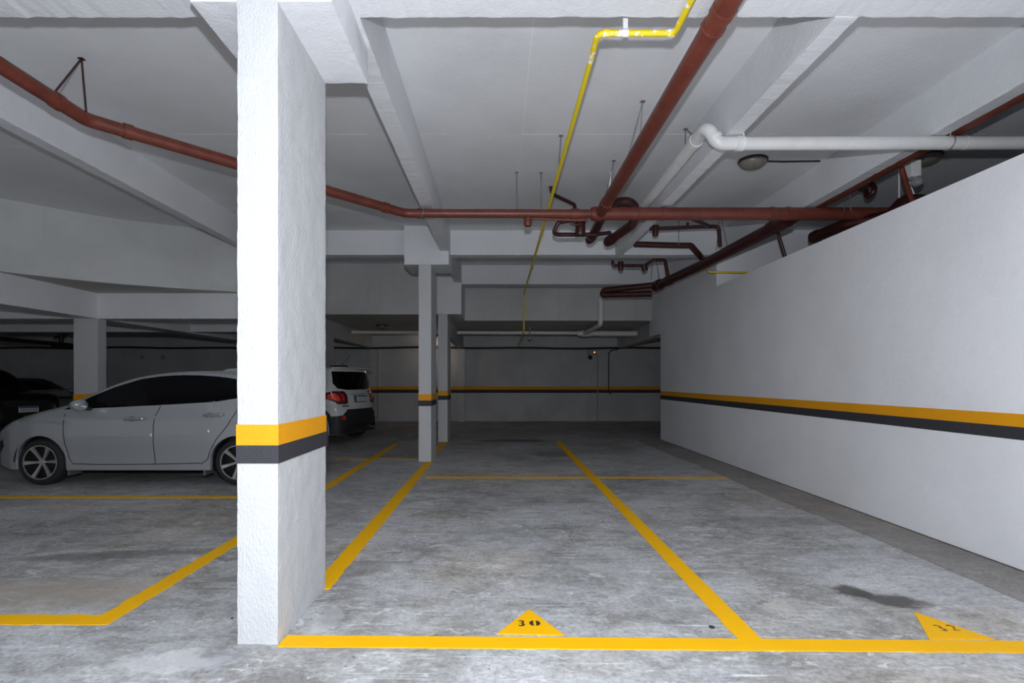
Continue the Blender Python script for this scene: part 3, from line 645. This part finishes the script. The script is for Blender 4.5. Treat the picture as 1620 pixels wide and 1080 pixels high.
# emergency light behind the low wall
e = empty('emergency_light'); tag(e, 'white emergency light box with a round spot, hanging over the low wall', 'emergency light')
box('housing', 4.44, 4.55, 5.78, 5.90, U(2.20), U(2.38), M['white_metal'], e, .008)
bm = bmesh.new(); lathe(bm, [(.02, -.06), (.05, -.04), (.06, .0), (.045, .03)], (4.51, 5.80, U(2.15)), 'Y', 20); bmesh.ops.recalc_face_normals(bm, faces=bm.faces); link('spot', bm, M['headlamp'], e, True, 40)
tube('stem', [(4.50, 5.84, U(2.38)), (4.50, 5.84, SLAB)], .012, M['white_metal'], e)
e = empty('emergency_light'); tag(e, 'small emergency light with a glowing red dot high on the back wall', 'emergency light')
box('housing', 2.98, 3.30, 17.96, 18.10, U(.86), U(1.03), M['pvc_grey'], e, .01)
bm = bmesh.new(); lathe(bm, [(.03, -.08), (.07, -.05), (.07, 0), (.05, .04)], (3.06, 18.0, U(.78)), 'Y', 18); bmesh.ops.recalc_face_normals(bm, faces=bm.faces); link('spot', bm, M['black_plastic'], e, True, 40)
bm = bmesh.new(); bmesh.ops.create_icosphere(bm, subdivisions=2, radius=.022); bmesh.ops.translate(bm, verts=bm.verts, vec=(3.20, 17.955, U(.95))); link('indicator', bm, M['led'], e, True)
pipe('conduit', [(3.32, 18.06, U(.9)), (3.32, 18.06, .0)], .018, 'pvc_grey', 'thin grey conduit running down the back wall to the floor', cat='conduit')
pipe('cable', [(3.95, 17.62, U(1.05)), (3.72, 17.7, U(1.0)), (3.70, 18.07, U(.93)), (3.70, 18.07, U(-.40)), (3.80, 18.06, U(-.46))], .017, 'black_cable', 'black cable hanging down the back wall beyond the conduit', .04, cat='cable')
pts = [(x, 17.60, U(1.075) + .012 * math.sin(x * 1.9) - .01 * math.sin(x * .63)) for x in [-20.5 + i * .5 for i in range(56)]]
pipe('cable', pts, .030, 'black_cable', 'long black cable run strung across in front of the back wall', cat='cable')
pipe('drain_pipe', [(-11.3, 10.5, U(.96)), (-11.3, 14.1, U(.94))], .05, 'black_cable', 'dark pipe under the low ceiling above the parked dark cars')
e = sprinkler([at(97, 528, 14.0), at(97, 545, 14.0)], .05, None, 0, 0, 'dark pipe joint hanging by the slim pillar', 'black_cable', [([at(83, 545, 14.0), at(114, 546, 14.0)], .05), ([at(86, 534, 14.0), at(104, 530, 14.0)], .03)])
e = empty('motion_sensor'); tag(e, 'small grey sensor hanging under the low ceiling behind the yellow pipe', 'sensor')
tube('stem', [(.86, 14.9, LOW), (.86, 14.9, U(1.30))], .02, M['pvc_grey'], e)
bm = bmesh.new(); lathe(bm, [(.03, 1.24 + H), (.055, 1.20 + H), (.05, 1.15 + H), (.02, 1.12 + H)], (.86, 14.9, 0), 'Z', 18); bmesh.ops.recalc_face_normals(bm, faces=bm.faces); link('head', bm, M['pvc_grey'], e, True, 40)
for x, nm in ((-6.22, 'small grey junction box on the back wall above the silver hatchback roof'), (-5.86, 'second small junction box beside its twin on the back wall')):
    x = x * 18.1 / 9.4
    o = box('junction_box', x - .06, x + .06, 18.04, 18.10, U(.72), U(.86), M['pvc_grey'], None, .006); tag(o, nm, 'junction box')

# ------------------------------------------------------------------ cars
def interp(tab, x):
    if x <= tab[0][0]: return tab[0][1]
    for (a, b), (c, d) in zip(tab, tab[1:]):
        if x <= c: return b + (d - b) * (x - a) / (c - a)
    return tab[-1][1]
def resample(tab, step):
    """catmull-rom through (x,z) profile, then even arc-length stations"""
    P = [Vector(p) for p in tab]; out = []
    for i in range(len(P) - 1):
        p0, p1, p2, p3 = P[max(0, i - 1)], P[i], P[i + 1], P[min(len(P) - 1, i + 2)]
        for k in range(12):
            t = k / 12
            out.append(.5 * ((2 * p1) + (p2 - p0) * t + (2 * p0 - 5 * p1 + 4 * p2 - p3) * t * t + (3 * p1 - p0 - 3 * p2 + p3) * t ** 3))
    out.append(P[-1])
    res = [out[0]]; acc = 0
    for a, b in zip(out, out[1:]):
        d = (b - a).length
        while acc + d >= step:
            t = (step - acc) / d; a = a.lerp(b, t); res.append(a.copy()); d = (b - a).length; acc = 0
        acc += d
    res.append(out[-1]); return res
class Car:
    def __init__(s, name, label, loc, rz, paint, prof, plan, W, belt, wheels, R, arch, sill=.2, tumble=.36, r_edge=.09, bow=.12, lift=.35):
        s.root = empty(name, loc, rz); tag(s.root, label, 'car')
        s.W = W; s.R = R; s.wheels = wheels; s.L = prof[-1][0]
        st = resample(prof, .035)
        sx = sorted(set([round(p.x, 4) for p in st]))
        # guarantee stations through the wheel arches
        bmv = bmesh.new(); rings = []
        def halfw(x, z):
            wp = interp(plan, x)
            g = 1 - .045 * ((z - .56) / .42) ** 2 if z < .98 else 1 - .045
            g += .016 * math.exp(-((z - .87) / .045) ** 2) - .014 * math.exp(-((z - .40) / .07) ** 2)
            wv = wp * g
            bz = interp(belt, x)
            if z > bz: wv -= (z - bz) * tumble
            return wv
        s.halfw = halfw
        def zbot(x):
            z = sill
            for wx in wheels:
                d = abs(x - wx)
                if d < arch: z = max(z, R + math.sqrt(arch * arch - d * d))
            ov = 0
            if x < .35: ov = (.35 - x) * .25
            if x > s.L - .4: ov = (x - s.L + .4) * lift
            return max(z, sill + ov)
        s.zbot = zbot
        NS, NR, NT = 15, 5, 8
        stn = []
        for p in st: stn.append((p.x, p.y))
        extra = []
        for wx in wheels:
            for k in range(41):
                a = math.pi * k / 40; extra.append(wx + arch * math.cos(a))
        top = lambda x: interp([(q.x, q.y) for q in st], x)
        for x in extra: stn.append((x, top(x)))
        stn.sort(key=lambda q: (q[0], q[1] if q[0] < s.L / 2 else -q[1]))
        cl = [stn[0]]
        for q in stn[1:]:
            if abs(q[0] - cl[-1][0]) + abs(q[1] - cl[-1][1]) > .006: cl.append(q)
        for (x, zt) in cl:
            zb = min(zbot(x), zt - .02); ring = []
            r = min(r_edge, (zt - zb) * .5)
            zc = zt - r
            ring.append((halfw(x, zb) - .05, zb + .0)); 
            for k in range(NS): 
                z = zb + (zc - zb) * k / (NS - 1); ring.append((halfw(x, z), z))
            w1 = halfw(x, zc)
            for k in range(1, NR + 1):
                a = math.pi / 2 * k / NR; ring.append((w1 - r * 1.2 * (1 - math.cos(a)) - .0 , zc + r * .9 * math.sin(a)))
            w2, z2 = ring[-1]
            for k in range(1, NT):
                t = 1 - k / NT; ring.append((w2 * t, z2 + r * .1 + .03 * 0 + (zt - z2 - r * .1) * (1 - t * t)))
            ring.append((0, zt))
            def bx(y):
                e1 = max(0, min(1, (x - s.L + 1.0) / 1.0)); e0 = max(0, min(1, (.9 - x) / .9))
                k = bow * (abs(y) / (W / 2)) ** 2
                return x - k * e1 * e1 * (3 - 2 * e1) + k * .35 * e0 * e0 * (3 - 2 * e0)
            full = [(bx(y), -y, z) for y, z in ring] + [(bx(y), y, z) for y, z in ring[-2::-1]]
            rings.append([bmv.verts.new(v) for v in full])
        for a, b in zip(rings, rings[1:]):
            for k in range(len(a) - 1): bmv.faces.new((a[k], b[k], b[k + 1], a[k + 1]))
        bmv.faces.new(rings[0]); bmv.faces.new(rings[-1][::-1])
        bmesh.ops.recalc_face_normals(bmv, faces=bmv.faces)
        s.bvh = BVHTree.FromBMesh(bmv)
        link('body_shell', bmv, paint, s.root, True, 38)
        # underbody and wheel wells
        bm = bmesh.new(); add_box(bm, .35, s.L - .35, -W / 2 + .30, W / 2 - .30, sill - .02, .9)
        add_box(bm, wheels[0] + arch + .02, wheels[1] - arch - .02, -W / 2 + .08, W / 2 - .08, sill + .005, sill + .3)
        for wx in wheels:
            for sd in (-1, 1):
                n = 20; y0, y1 = sd * (W / 2 - .31), sd * (W / 2 - .045); prev = None
                for k in range(n + 1):
                    a = math.pi * k / n; rr = arch + .012
                    p = (wx + rr * math.cos(a), R + rr * math.sin(a))
                    cur = [bm.verts.new((p[0], y0, p[1])), bm.verts.new((p[0], y1, p[1]))]
                    if prev: bm.faces.new((prev[0], prev[1], cur[1], cur[0]))
                    prev = cur
        link('underbody', bm, M['black_plastic'], s.root)
        for wx in wheels:
            for sd in (-1, 1): s.wheel(wx, sd)
    def wheel(s, wx, sd):
        R = s.R; y = sd * (s.W / 2 - .03)
        f = lambda h: y - sd * h      # h inward from outer face
        bm = bmesh.new()
        lathe(bm, [(R * .70, f(.015)), (R * .80, f(.0)), (R * .93, f(.008)), (R * .985, f(.028)), (R, f(.05)), (R, f(.16)), (R * .97, f(.19)), (R * .8, f(.2)), (R * .70, f(.19))], (wx, 0, R), 'Y', 48, 0)
        bmesh.ops.recalc_face_normals(bm, faces=bm.faces); t = link('wheel', bm, M['rubber'], s.root, True, 35)
        bm = bmesh.new()
        lathe(bm, [(R * .05, f(.075)), (R * .68, f(.085)), (R * .71, f(.04)), (R * .73, f(.006))], (wx, 0, R), 'Y', 40, 1)
        bmesh.ops.recalc_face_normals(bm, faces=bm.faces); link('rim', bm, M['rim_dark'], t, True, 35)
        bm = bmesh.new(); n = 32
        r0, r1 = R * .70, R * .745
        for k in range(n):
            a0, a1 = 2 * math.pi * k / n, 2 * math.pi * (k + 1) / n
            q = [(r0, a0), (r1, a0), (r1, a1), (r0, a1)]
            vs = [bm.verts.new((wx + r * math.cos(a), f(.002), R + r * math.sin(a))) for r, a in q]; bm.faces.new(vs)
        for k in range(6):
            a = math.radians(60 * k + 3 + (14 if wx > 2 else 0)); u = Vector((math.cos(a), 0, math.sin(a))); n_ = Vector((-math.sin(a), 0, math.cos(a)))
            c = Vector((wx, 0, R)); pts = []
            for rr, hw, h in ((R * .10, .016, .03), (R * .40, .019, .022), (R * .70, .030, .004)): pts.append((c + u * rr, hw, h))
            prev = None
            for p, hw, h in pts:
                cur = [bm.verts.new((p + n_ * e_ + Vector((0, f(h + dh), 0)))) for e_, dh in ((-hw, .02), (-hw * .75, 0), (hw * .75, 0), (hw, .02))]
                if prev:
                    for i in range(3): bm.faces.new((prev[i], prev[i + 1], cur[i + 1], cur[i]))
                prev = cur
        lathe(bm, [(R * .001, f(.018)), (R * .12, f(.02)), (R * .14, f(.04))], (wx, 0, R), 'Y', 20)
        bmesh.ops.recalc_face_normals(bm, faces=bm.faces); link('spokes', bm, M['rim'], t)
    # project a flat outline on to the body.  side: 'y-','y+' outline (x,z); 'x+','x-' outline (y,z); 'z' outline (x,y)
    def patch(s, name, poly, side, mat, off=.004, parent=None, cell=.05, skirt=.012, label=None):
        bm = bmesh.new(); vs = [bm.verts.new((a, b, 0)) for a, b in poly]; bm.faces.new(vs)
        for ax in (0, 1):
            lo = min(p[ax] for p in poly); hi = max(p[ax] for p in poly); n = int((hi - lo) / cell)
            for i in range(1, n + 1):
                co = [0, 0, 0]; co[ax] = lo + (hi - lo) * i / (n + 1); no = [0, 0, 0]; no[ax] = 1
                bmesh.ops.bisect_plane(bm, geom=list(bm.verts) + list(bm.edges) + list(bm.faces), plane_co=co, plane_no=no)
        bmesh.ops.triangulate(bm, faces=[f for f in bm.faces if len(f.verts) > 4])
        inn = {}
        for v in bm.verts:
            a, b = v.co.x, v.co.y
            if side[0] == 'y': o = Vector((a, 3 if side[1] == '+' else -3, b)); d = Vector((0, -1 if side[1] == '+' else 1, 0))
            elif side[0] == 'x': o = Vector((s.L + 2 if side[1] == '+' else -2, a, b)); d = Vector((-1 if side[1] == '+' else 1, 0, 0))
            else: o = Vector((a, b, 4)); d = Vector((0, 0, -1))
            h, nr, _, _ = s.bvh.ray_cast(o, d)
            if h is None:
                h, nr, _, _ = s.bvh.find_nearest(o + d * 3); nr = -d
            if nr.dot(d) > 0: nr = -nr
            nr = (nr * .3 - d * .7).normalized()
            v.co = h + nr * off; inn[v] = h - nr * skirt * .5
        bd = [e_ for e_ in bm.edges if e_.is_boundary]
        dup = {}
        for e_ in bd:
            for v in e_.verts:
                if v not in dup: dup[v] = None
        for v in list(dup): dup[v] = bm.verts.new(inn[v])
        for e_ in bd:
            a, b = e_.verts; bm.faces.new((a, b, dup[b], dup[a]))
        bmesh.ops.recalc_face_normals(bm, faces=bm.faces)
        o = link(name, bm, mat, parent or s.root, True, 30)
        if label: o['label'] = label
        return o
    def line(s, name, pts, wd, side, mat=None, off=.0015, parent=None, skirt=.004):
        P = [Vector(p) for p in pts]; A = []; B = []
        for i, p in enumerate(P):
            u = (P[min(i + 1, len(P) - 1)] - P[max(i - 1, 0)]).normalized(); n = Vector((-u.y, u.x)) * wd / 2
            A.append(tuple(p + n)); B.append(tuple(p - n))
        return s.patch(name, A + B[::-1], side, mat or M['gap'], off, parent, .06, skirt)
    def mirror(s, x, z, paint, sd=-1):
        y = sd * (s.halfw(x, z) + .0)
        bm = bmesh.new(); bmesh.ops.create_uvsphere(bm, u_segments=20, v_segments=12, radius=1)
        for v in bm.verts:
            c = v.co; k = 1 if c.x < 0 else .55
            v.co = Vector((x + c.x * .12 * k, y + sd * (.16 + c.y * .11 * sd * sd), z + c.z * .075 + .03 - abs(c.y) * .0))
        o = link('door_mirror', bm, paint, s.root, True)
        tube('mirror_foot', [(x + .02, y - sd * .02, z - .03), (x + .0, y + sd * .10, z - .01)], .025, M['black_plastic'], o)
        box('turn_signal', x - .02, x + .075, y + sd * .262 - .008, y + sd * .262 + .008, z + .015, z + .035, M['headlamp'], o, .003)
    def handle(s, x, z, paint, sd='y-'):
        sg = -1 if sd == 'y-' else 1
        y = sg * s.halfw(x, z)
        o = s.patch('handle_recess', [(x - .05 + .055 * math.cos(a), z + .032 * math.sin(a)) for a in [i * math.pi / 7 for i in range(14)]], sd, M['silver_dark'], .001)
        tube('door_handle', [(x - .12, y - sg * .0, z), (x - .11, y + sg * .035, z + .002), (x + .11, y + sg * .035, z + .006), (x + .13, y, z + .008)], .018, M['chrome'], s.root, .02, 10)

HP = [(0, .40), (.02, .55), (.07, .67), (.2, .78), (.42, .875), (.7, .955), (1.0, 1.03), (1.15, 1.08), (1.51, 1.255), (1.87, 1.395), (2.21, 1.462), (2.55, 1.492), (2.9, 1.500), (3.3, 1.485), (3.66, 1.44), (3.86, 1.22), (3.98, 1.0), (4.10, .86), (4.14, .6), (4.145, .42)]
PLAN = [(0, .50), (.04, .60), (.15, .72), (.35, .80), (.7, .845), (1.2, .862), (3.0, .865), (3.5, .85), (3.85, .80), (4.05, .72), (4.145, .62)]
BELT = [(0, .9), (1.0, .96), (1.6, 1.0), (2.4, 1.04), (3.0, 1.075), (3.4, 1.13), (4.2, 1.2)]
car = Car('hatchback_car', 'silver hatchback parked sideways, half hidden by the big column', (-6.75, 7.80, 0), 0, M['silver'], HP, PLAN, 1.73, BELT, (.80, 3.36), .30, .345)
def side_set(car, sd, paint):
    car.patch('side_window', [(1.10, .985), (1.25, 1.06), (1.42, 1.150), (1.70, 1.275), (2.03, 1.382), (2.28, 1.418), (2.49, 1.432), (2.44, 1.25), (2.385, 1.045), (1.7, 1.012)], sd, M['glass'], .004)
    car.patch('side_window', [(2.44, 1.048), (2.50, 1.25), (2.55, 1.434), (2.8, 1.432), (3.09, 1.412), (3.07, 1.25), (3.03, 1.082)], sd, M['glass'], .004)
    car.patch('quarter_window', [(3.065, 1.085), (3.10, 1.25), (3.125, 1.408), (3.36, 1.37), (3.62, 1.27), (3.40, 1.14)], sd, M['glass'], .004)
    car.patch('pillar_trim', [(2.33, 1.045), (2.39, 1.25), (2.44, 1.43), (2.60, 1.432), (2.55, 1.25), (2.49, 1.052)], sd, M['glass'], .0028, skirt=.002)
    car.patch('pillar_trim', [(2.98, 1.083), (3.02, 1.25), (3.04, 1.412), (3.17, 1.40), (3.15, 1.25), (3.12, 1.10)], sd, M['glass'], .0028, skirt=.002)
    car.line('door_gap', [(1.13, .93), (1.115, .80), (1.12, .68), (1.15, .52), (1.19, .36), (1.24, .285), (1.6, .275), (2.28, .28), (2.92, .295), (2.98, .34), (3.02, .45), (3.10, .60), (3.24, .78), (3.34, .95), (3.38, 1.08)], .010, sd)
    car.line('door_gap', [(2.36, 1.03), (2.31, .92), (2.285, .78), (2.29, .55), (2.305, .28)], .010, sd)
    car.line('side_moulding', [(1.27, .645), (1.9, .655), (2.26, .66)], .035, sd, paint, .018, skirt=.01)
    car.line('side_moulding', [(2.32, .662), (2.7, .675), (3.0, .71)], .030, sd, paint, .018, skirt=.01)
    car.line('sill_moulding', [(1.2, .235), (2.3, .235), (2.95, .24)], .06, sd, paint, .012, skirt=.01)
    car.handle(2.05, .865, paint, sd); car.handle(3.06, .915, paint, sd)
side_set(car, 'y-', M['silver']); side_set(car, 'y+', M['silver'])
car.mirror(1.43, 1.02, M['silver'], -1); car.mirror(1.43, 1.02, M['silver'], 1)
car.patch('windshield', [(1.22, -.62), (1.95, -.50), (2.02, 0), (1.95, .50), (1.22, .62), (1.17, 0)], 'z', M['glass'], .004)
car.patch('headlamp', [(.10, .66), (.16, .735), (.36, .80), (.50, .835), (.46, .77), (.30, .70)], 'y-', M['headlamp'], .004)
car.patch('headlamp', [(.10, .66), (.16, .735), (.36, .80), (.50, .835), (.46, .77), (.30, .70)], 'y+', M['headlamp'], .004)
car.patch('bumper_vent', [(.06, .40), (.08, .52), (.24, .59), (.26, .50), (.16, .40)], 'y-', M['black_plastic'], .003)
car.patch('rear_window', [(-.52, 1.10), (-.46, 1.38), (.46, 1.38), (.52, 1.10)], 'x+', M['glass'], .004)
car.patch('tail_lamp', [(3.62, .98), (3.66, 1.12), (3.88, 1.10), (4.02, .96)], 'y-', M['lens_red'], .004)
car.patch('tail_lamp', [(3.62, .98), (3.66, 1.12), (3.88, 1.10), (4.02, .96)], 'y+', M['lens_red'], .004)
bm = bmesh.new()
vs = [bm.verts.new(v) for v in ((2.98, -.55, 1.487), (3.72, -.50, 1.475), (3.72, .50, 1.475), (2.98, .55, 1.487), (3.10, -.52, 1.525), (3.78, -.48, 1.545), (3.78, .48, 1.545), (3.10, .52, 1.525))]
for f in ((0, 1, 2, 3), (4, 7, 6, 5), (0, 4, 5, 1), (1, 5, 6, 2), (2, 6, 7, 3), (3, 7, 4, 0)): bm.faces.new([vs[i] for i in f])
bmesh.ops.bevel(bm, geom=list(bm.edges), offset=.01, segments=2, affect='EDGES'); bmesh.ops.recalc_face_normals(bm, faces=bm.faces)
link('roof_spoiler', bm, M['silver'], car.root, True, 30)
bm = bmesh.new()
vs = [bm.verts.new(v) for v in ((3.05, -.03, 1.52), (3.30, -.03, 1.53), (3.30, .03, 1.53), (3.05, .03, 1.52), (3.26, -.006, 1.60), (3.31, -.006, 1.60), (3.31, .006, 1.60), (3.26, .006, 1.60))]
for f in ((0, 1, 2, 3), (4, 7, 6, 5), (0, 4, 5, 1), (1, 5, 6, 2), (2, 6, 7, 3), (3, 7, 4, 0)): bm.faces.new([vs[i] for i in f])
bmesh.ops.recalc_face_normals(bm, faces=bm.faces); link('antenna', bm, M['black_plastic'], car.root)
for x in (1.17, 2.93):
    box('mud_flap', x - .012 if x > 2 else x - .01, x + .012, -.83, -.62, .13, .36, M['silver_dark'], car.root)

def plate(car, c, wdt, hgt, axis, ink, sgn=1):
    """number plate as a small thick panel facing +x (sgn 1) or -x in the car's frame"""
    x, y, z = c
    o = box('number_plate', x - .006, x + .006, y - wdt / 2, y + wdt / 2, z - hgt / 2, z + hgt / 2, M['plate'], car.root, .002)
    a, b = (x + .006, x + .0075) if sgn > 0 else (x - .0075, x - .006)
    box('plate_header', a, b, y - wdt / 2 + .004, y + wdt / 2 - .004, z + hgt * .22, z + hgt / 2 - .004, M['plate_blue'], o)
    bm = bmesh.new()
    for i, (wx, gap) in enumerate(ink):
        yy = y + (wx) * wdt
        add_box(bm, a, b + (.0003 if sgn > 0 else 0), yy - wdt * .028, yy - wdt * .012, z - hgt * .38, z + hgt * .12)
        add_box(bm, a, b, yy + wdt * .012, yy + wdt * .028, z - hgt * .38, z + hgt * .12)
        add_box(bm, a, b, yy - wdt * .028, yy + wdt * .028, z + hgt * (gap - .04), z + hgt * (gap + .04))
    bmesh.ops.recalc_face_normals(bm, faces=bm.faces); link('plate_characters', bm, M['plate_ink'], o)
INK = [(-.38, .08), (-.26, -.13), (-.14, .08), (0, -.34), (.13, -.13), (.26, .08), (.38, -.34)]

# white off-road car, rear towards the camera side
SP = [(0, .50), (.02, .75), (.07, .95), (.2, 1.03), (.6, 1.09), (1.05, 1.13), (1.22, 1.19), (1.55, 1.44), (1.82, 1.60), (2.2, 1.675), (2.8, 1.69), (3.5, 1.68), (3.92, 1.65), (4.0, 1.58), (4.06, 1.35), (4.11, 1.12), (4.17, 1.02), (4.20, .80), (4.23, .66), (4.235, .40)]
SPLAN = [(0, .62), (.06, .72), (.2, .82), (.5, .88), (1.2, .895), (3.4, .895), (3.8, .88), (4.0, .85), (4.12, .81), (4.20, .76), (4.235, .70)]
SBELT = [(0, 1.0), (1.2, 1.10), (4.3, 1.16)]
th = math.radians(-18); dirx = Vector((math.cos(th), math.sin(th)))
rear = Vector((-3.09, 12.1)); org = rear - dirx * 4.2
suv = Car('offroad_car', 'white boxy off-road car with a lit red tail lamp, behind the big column', (org.x, org.y, 0), th, M['car_white'], SP, SPLAN, 1.8, SBELT, (.86, 3.52), .345, .42, sill=.21, tumble=.28, r_edge=.10, bow=.20, lift=.0)
for sd in ('y-', 'y+'):
    suv.patch('side_window', [(1.45, 1.17), (1.80, 1.50), (2.05, 1.58), (2.33, 1.60), (2.33, 1.17)], sd, M['glass'])
    suv.patch('side_window', [(2.40, 1.17), (2.40, 1.60), (3.1, 1.60), (3.2, 1.2)], sd, M['glass'])
    suv.patch('quarter_window', [(3.30, 1.28), (3.30, 1.58), (3.62, 1.56), (3.68, 1.34), (3.5, 1.26)], sd, M['glass'])
    suv.line('door_gap', [(3.2, 1.16), (3.22, .9), (3.05, .7), (2.98, .36), (1.35, .34)], .012, sd)
    # black arch and lower bumper cladding
    A = [(3.52 + .52 * math.cos(a), .345 + .52 * math.sin(a)) for a in [math.pi * i / 14 for i in range(15)]]
    B = [(3.52 + .425 * math.cos(a), .345 + .425 * math.sin(a)) for a in [math.pi * i / 14 for i in range(15)]]
    suv.patch('arch_cladding', A + B[::-1], sd, M['black_plastic'], .012)
    A = [(.86 + .50 * math.cos(a), .345 + .50 * math.sin(a)) for a in [math.pi * i / 14 for i in range(15)]]
    B = [(.86 + .425 * math.cos(a), .345 + .425 * math.sin(a)) for a in [math.pi * i / 14 for i in range(15)]]
    suv.patch('arch_cladding', A + B[::-1], sd, M['black_plastic'], .012)
    suv.patch('bumper_cladding', [(3.92, .22), (3.95, .58), (4.0, .60), (4.05, .60), (4.05, .22)], sd, M['black_plastic'], .012)
    suv.line('sill_cladding', [(1.36, .33), (2.95, .33)], .13, sd, M['black_plastic'], .012)
    sg = -1 if sd == 'y-' else 1
    tube('roof_rail', [(1.75, sg * .70, 1.60), (1.85, sg * .70, 1.70), (3.3, sg * .70, 1.72), (3.45, sg * .70, 1.65)], .018, M['black_plastic'], suv.root, .05, 10)
suv.patch('rear_bumper', [(-.80, .215), (-.80, .60), (-.62, .62), (-.48, .74), (.48, .74), (.62, .62), (.80, .60), (.80, .215)], 'x+', M['black_plastic'], .018)
suv.patch('rear_window', [(-.62, 1.19), (-.72, 1.30), (-.69, 1.56), (.69, 1.56), (.72, 1.30), (.62, 1.19), (.4, 1.16), (-.4, 1.16)], 'x+', M['glass'], .006)
for sg in (-1, 1):
    tl = suv.patch('tail_lamp', [(sg * y, z) for y, z in ((.835, .98), (.835, 1.09), (.77, 1.135), (.50, 1.13), (.47, 1.08), (.47, .89), (.52, .85), (.72, .86))], 'x+', M['lens_dark'], .03)
    suv.patch('tail_lamp_lit', [(sg * y, z) for y, z in ((.815, .99), (.81, 1.07), (.74, 1.09), (.68, 1.03), (.66, .95), (.72, .91))], 'x+', M['lens_bright'], .036, tl, .03)
    suv.patch('tail_lamp_lens', [(sg * y, z) for y, z in ((.62, .93), (.62, 1.08), (.56, 1.08), (.55, .93))], 'x+', M['lens_red'], .036, tl, .03)
    suv.patch('reflector', [(sg * .62 + .055 * math.cos(a), .56 + .05 * math.sin(a)) for a in [i * math.pi / 8 for i in range(16)]], 'x+', M['lens_red'], .026)
    suv.patch('bright_marker', [(sg * .80 + .012 * math.cos(a), .5 + .03 * math.sin(a)) for a in [i * math.pi / 4 for i in range(8)]], 'x+', M['chrome'], .03)
plate(suv, (4.215, .0, .97), .40, .13, 'x', INK)
suv.patch('plate_recess', [(-.25, .88), (-.25, 1.06), (.25, 1.06), (.25, .88)], 'x+', M['silver_dark'], .003)
suv.patch('model_badge', [(-.60, .80), (-.60, .825), (-.42, .825), (-.42, .80)], 'x+', M['black_plastic'], .008)
box('rear_spoiler', 3.86, 4.10, -.64, .64, 1.625, 1.655, M['car_white'], suv.root, .01)
tube('antenna', [(3.62, .0, 1.66), (3.90, .0, 1.92)], .006, M['black_plastic'], suv.root, 0, 8)
tube('exhaust', [(3.9, .45, .30), (4.26, .45, .30)], .035, M['chrome'], suv.root, 0, 14)

# dark cars far left, noses towards the pillar
th2 = math.radians(163.7); d2 = Vector((math.cos(th2), math.sin(th2)))
blk = Car('pickup_car', 'black car with a pale number plate at the far left', (-10.55, 12.05, 0), th2, M['car_black'], [(x, z * 1.0) for x, z in SP], SPLAN, 1.8, SBELT, (.86, 3.43), .345, .42, sill=.26, tumble=.28)
for sd in ('y-', 'y+'):
    blk.patch('side_window', [(1.45, 1.17), (1.80, 1.50), (2.05, 1.58), (2.33, 1.60), (2.33, 1.17)], sd, M['glass'])
    blk.patch('side_window', [(2.40, 1.17), (2.40, 1.60), (3.1, 1.60), (3.2, 1.2)], sd, M['glass'])
    blk.patch('headlamp', [(.12, .82), (.14, .94), (.42, .98), (.40, .86)], sd, M['headlamp'], .004)
blk.patch('windshield', [(1.27, -.66), (1.75, -.56), (1.80, 0), (1.75, .56), (1.27, .66)], 'z', M['glass'])
blk.patch('grille', [(-.45, .78), (-.50, .92), (.50, .92), (.45, .78)], 'x-', M['black_plastic'])
plate(blk, (-.014, 0, .72), .40, .13, 'x', INK, -1)
gry = Car('sedan_car', 'grey car with a glinting headlamp behind the black one', (-12.35, 15.35, 0), math.radians(160), M['silver'], HP, PLAN, 1.73, BELT, (.80, 3.36), .30, .345)
side_set(gry, 'y-', M['silver']); side_set(gry, 'y+', M['silver'])
gry.patch('windshield', [(1.22, -.62), (1.95, -.50), (2.02, 0), (1.95, .50), (1.22, .62), (1.17, 0)], 'z', M['glass'], .004)
for sd in ('y-', 'y+'):
    hl = gry.patch('headlamp', [(.10, .66), (.16, .745), (.36, .81), (.62, .86), (.46, .77), (.30, .70)], sd, M['glass'], .004)
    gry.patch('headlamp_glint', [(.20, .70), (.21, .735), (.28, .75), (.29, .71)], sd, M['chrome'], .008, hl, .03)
gry.patch('grille', [(-.35, .50), (-.40, .62), (.40, .62), (.35, .50)], 'x-', M['black_plastic'])
gry.mirror(1.43, 1.02, M['silver'], 1); gry.mirror(1.43, 1.02, M['silver'], -1)
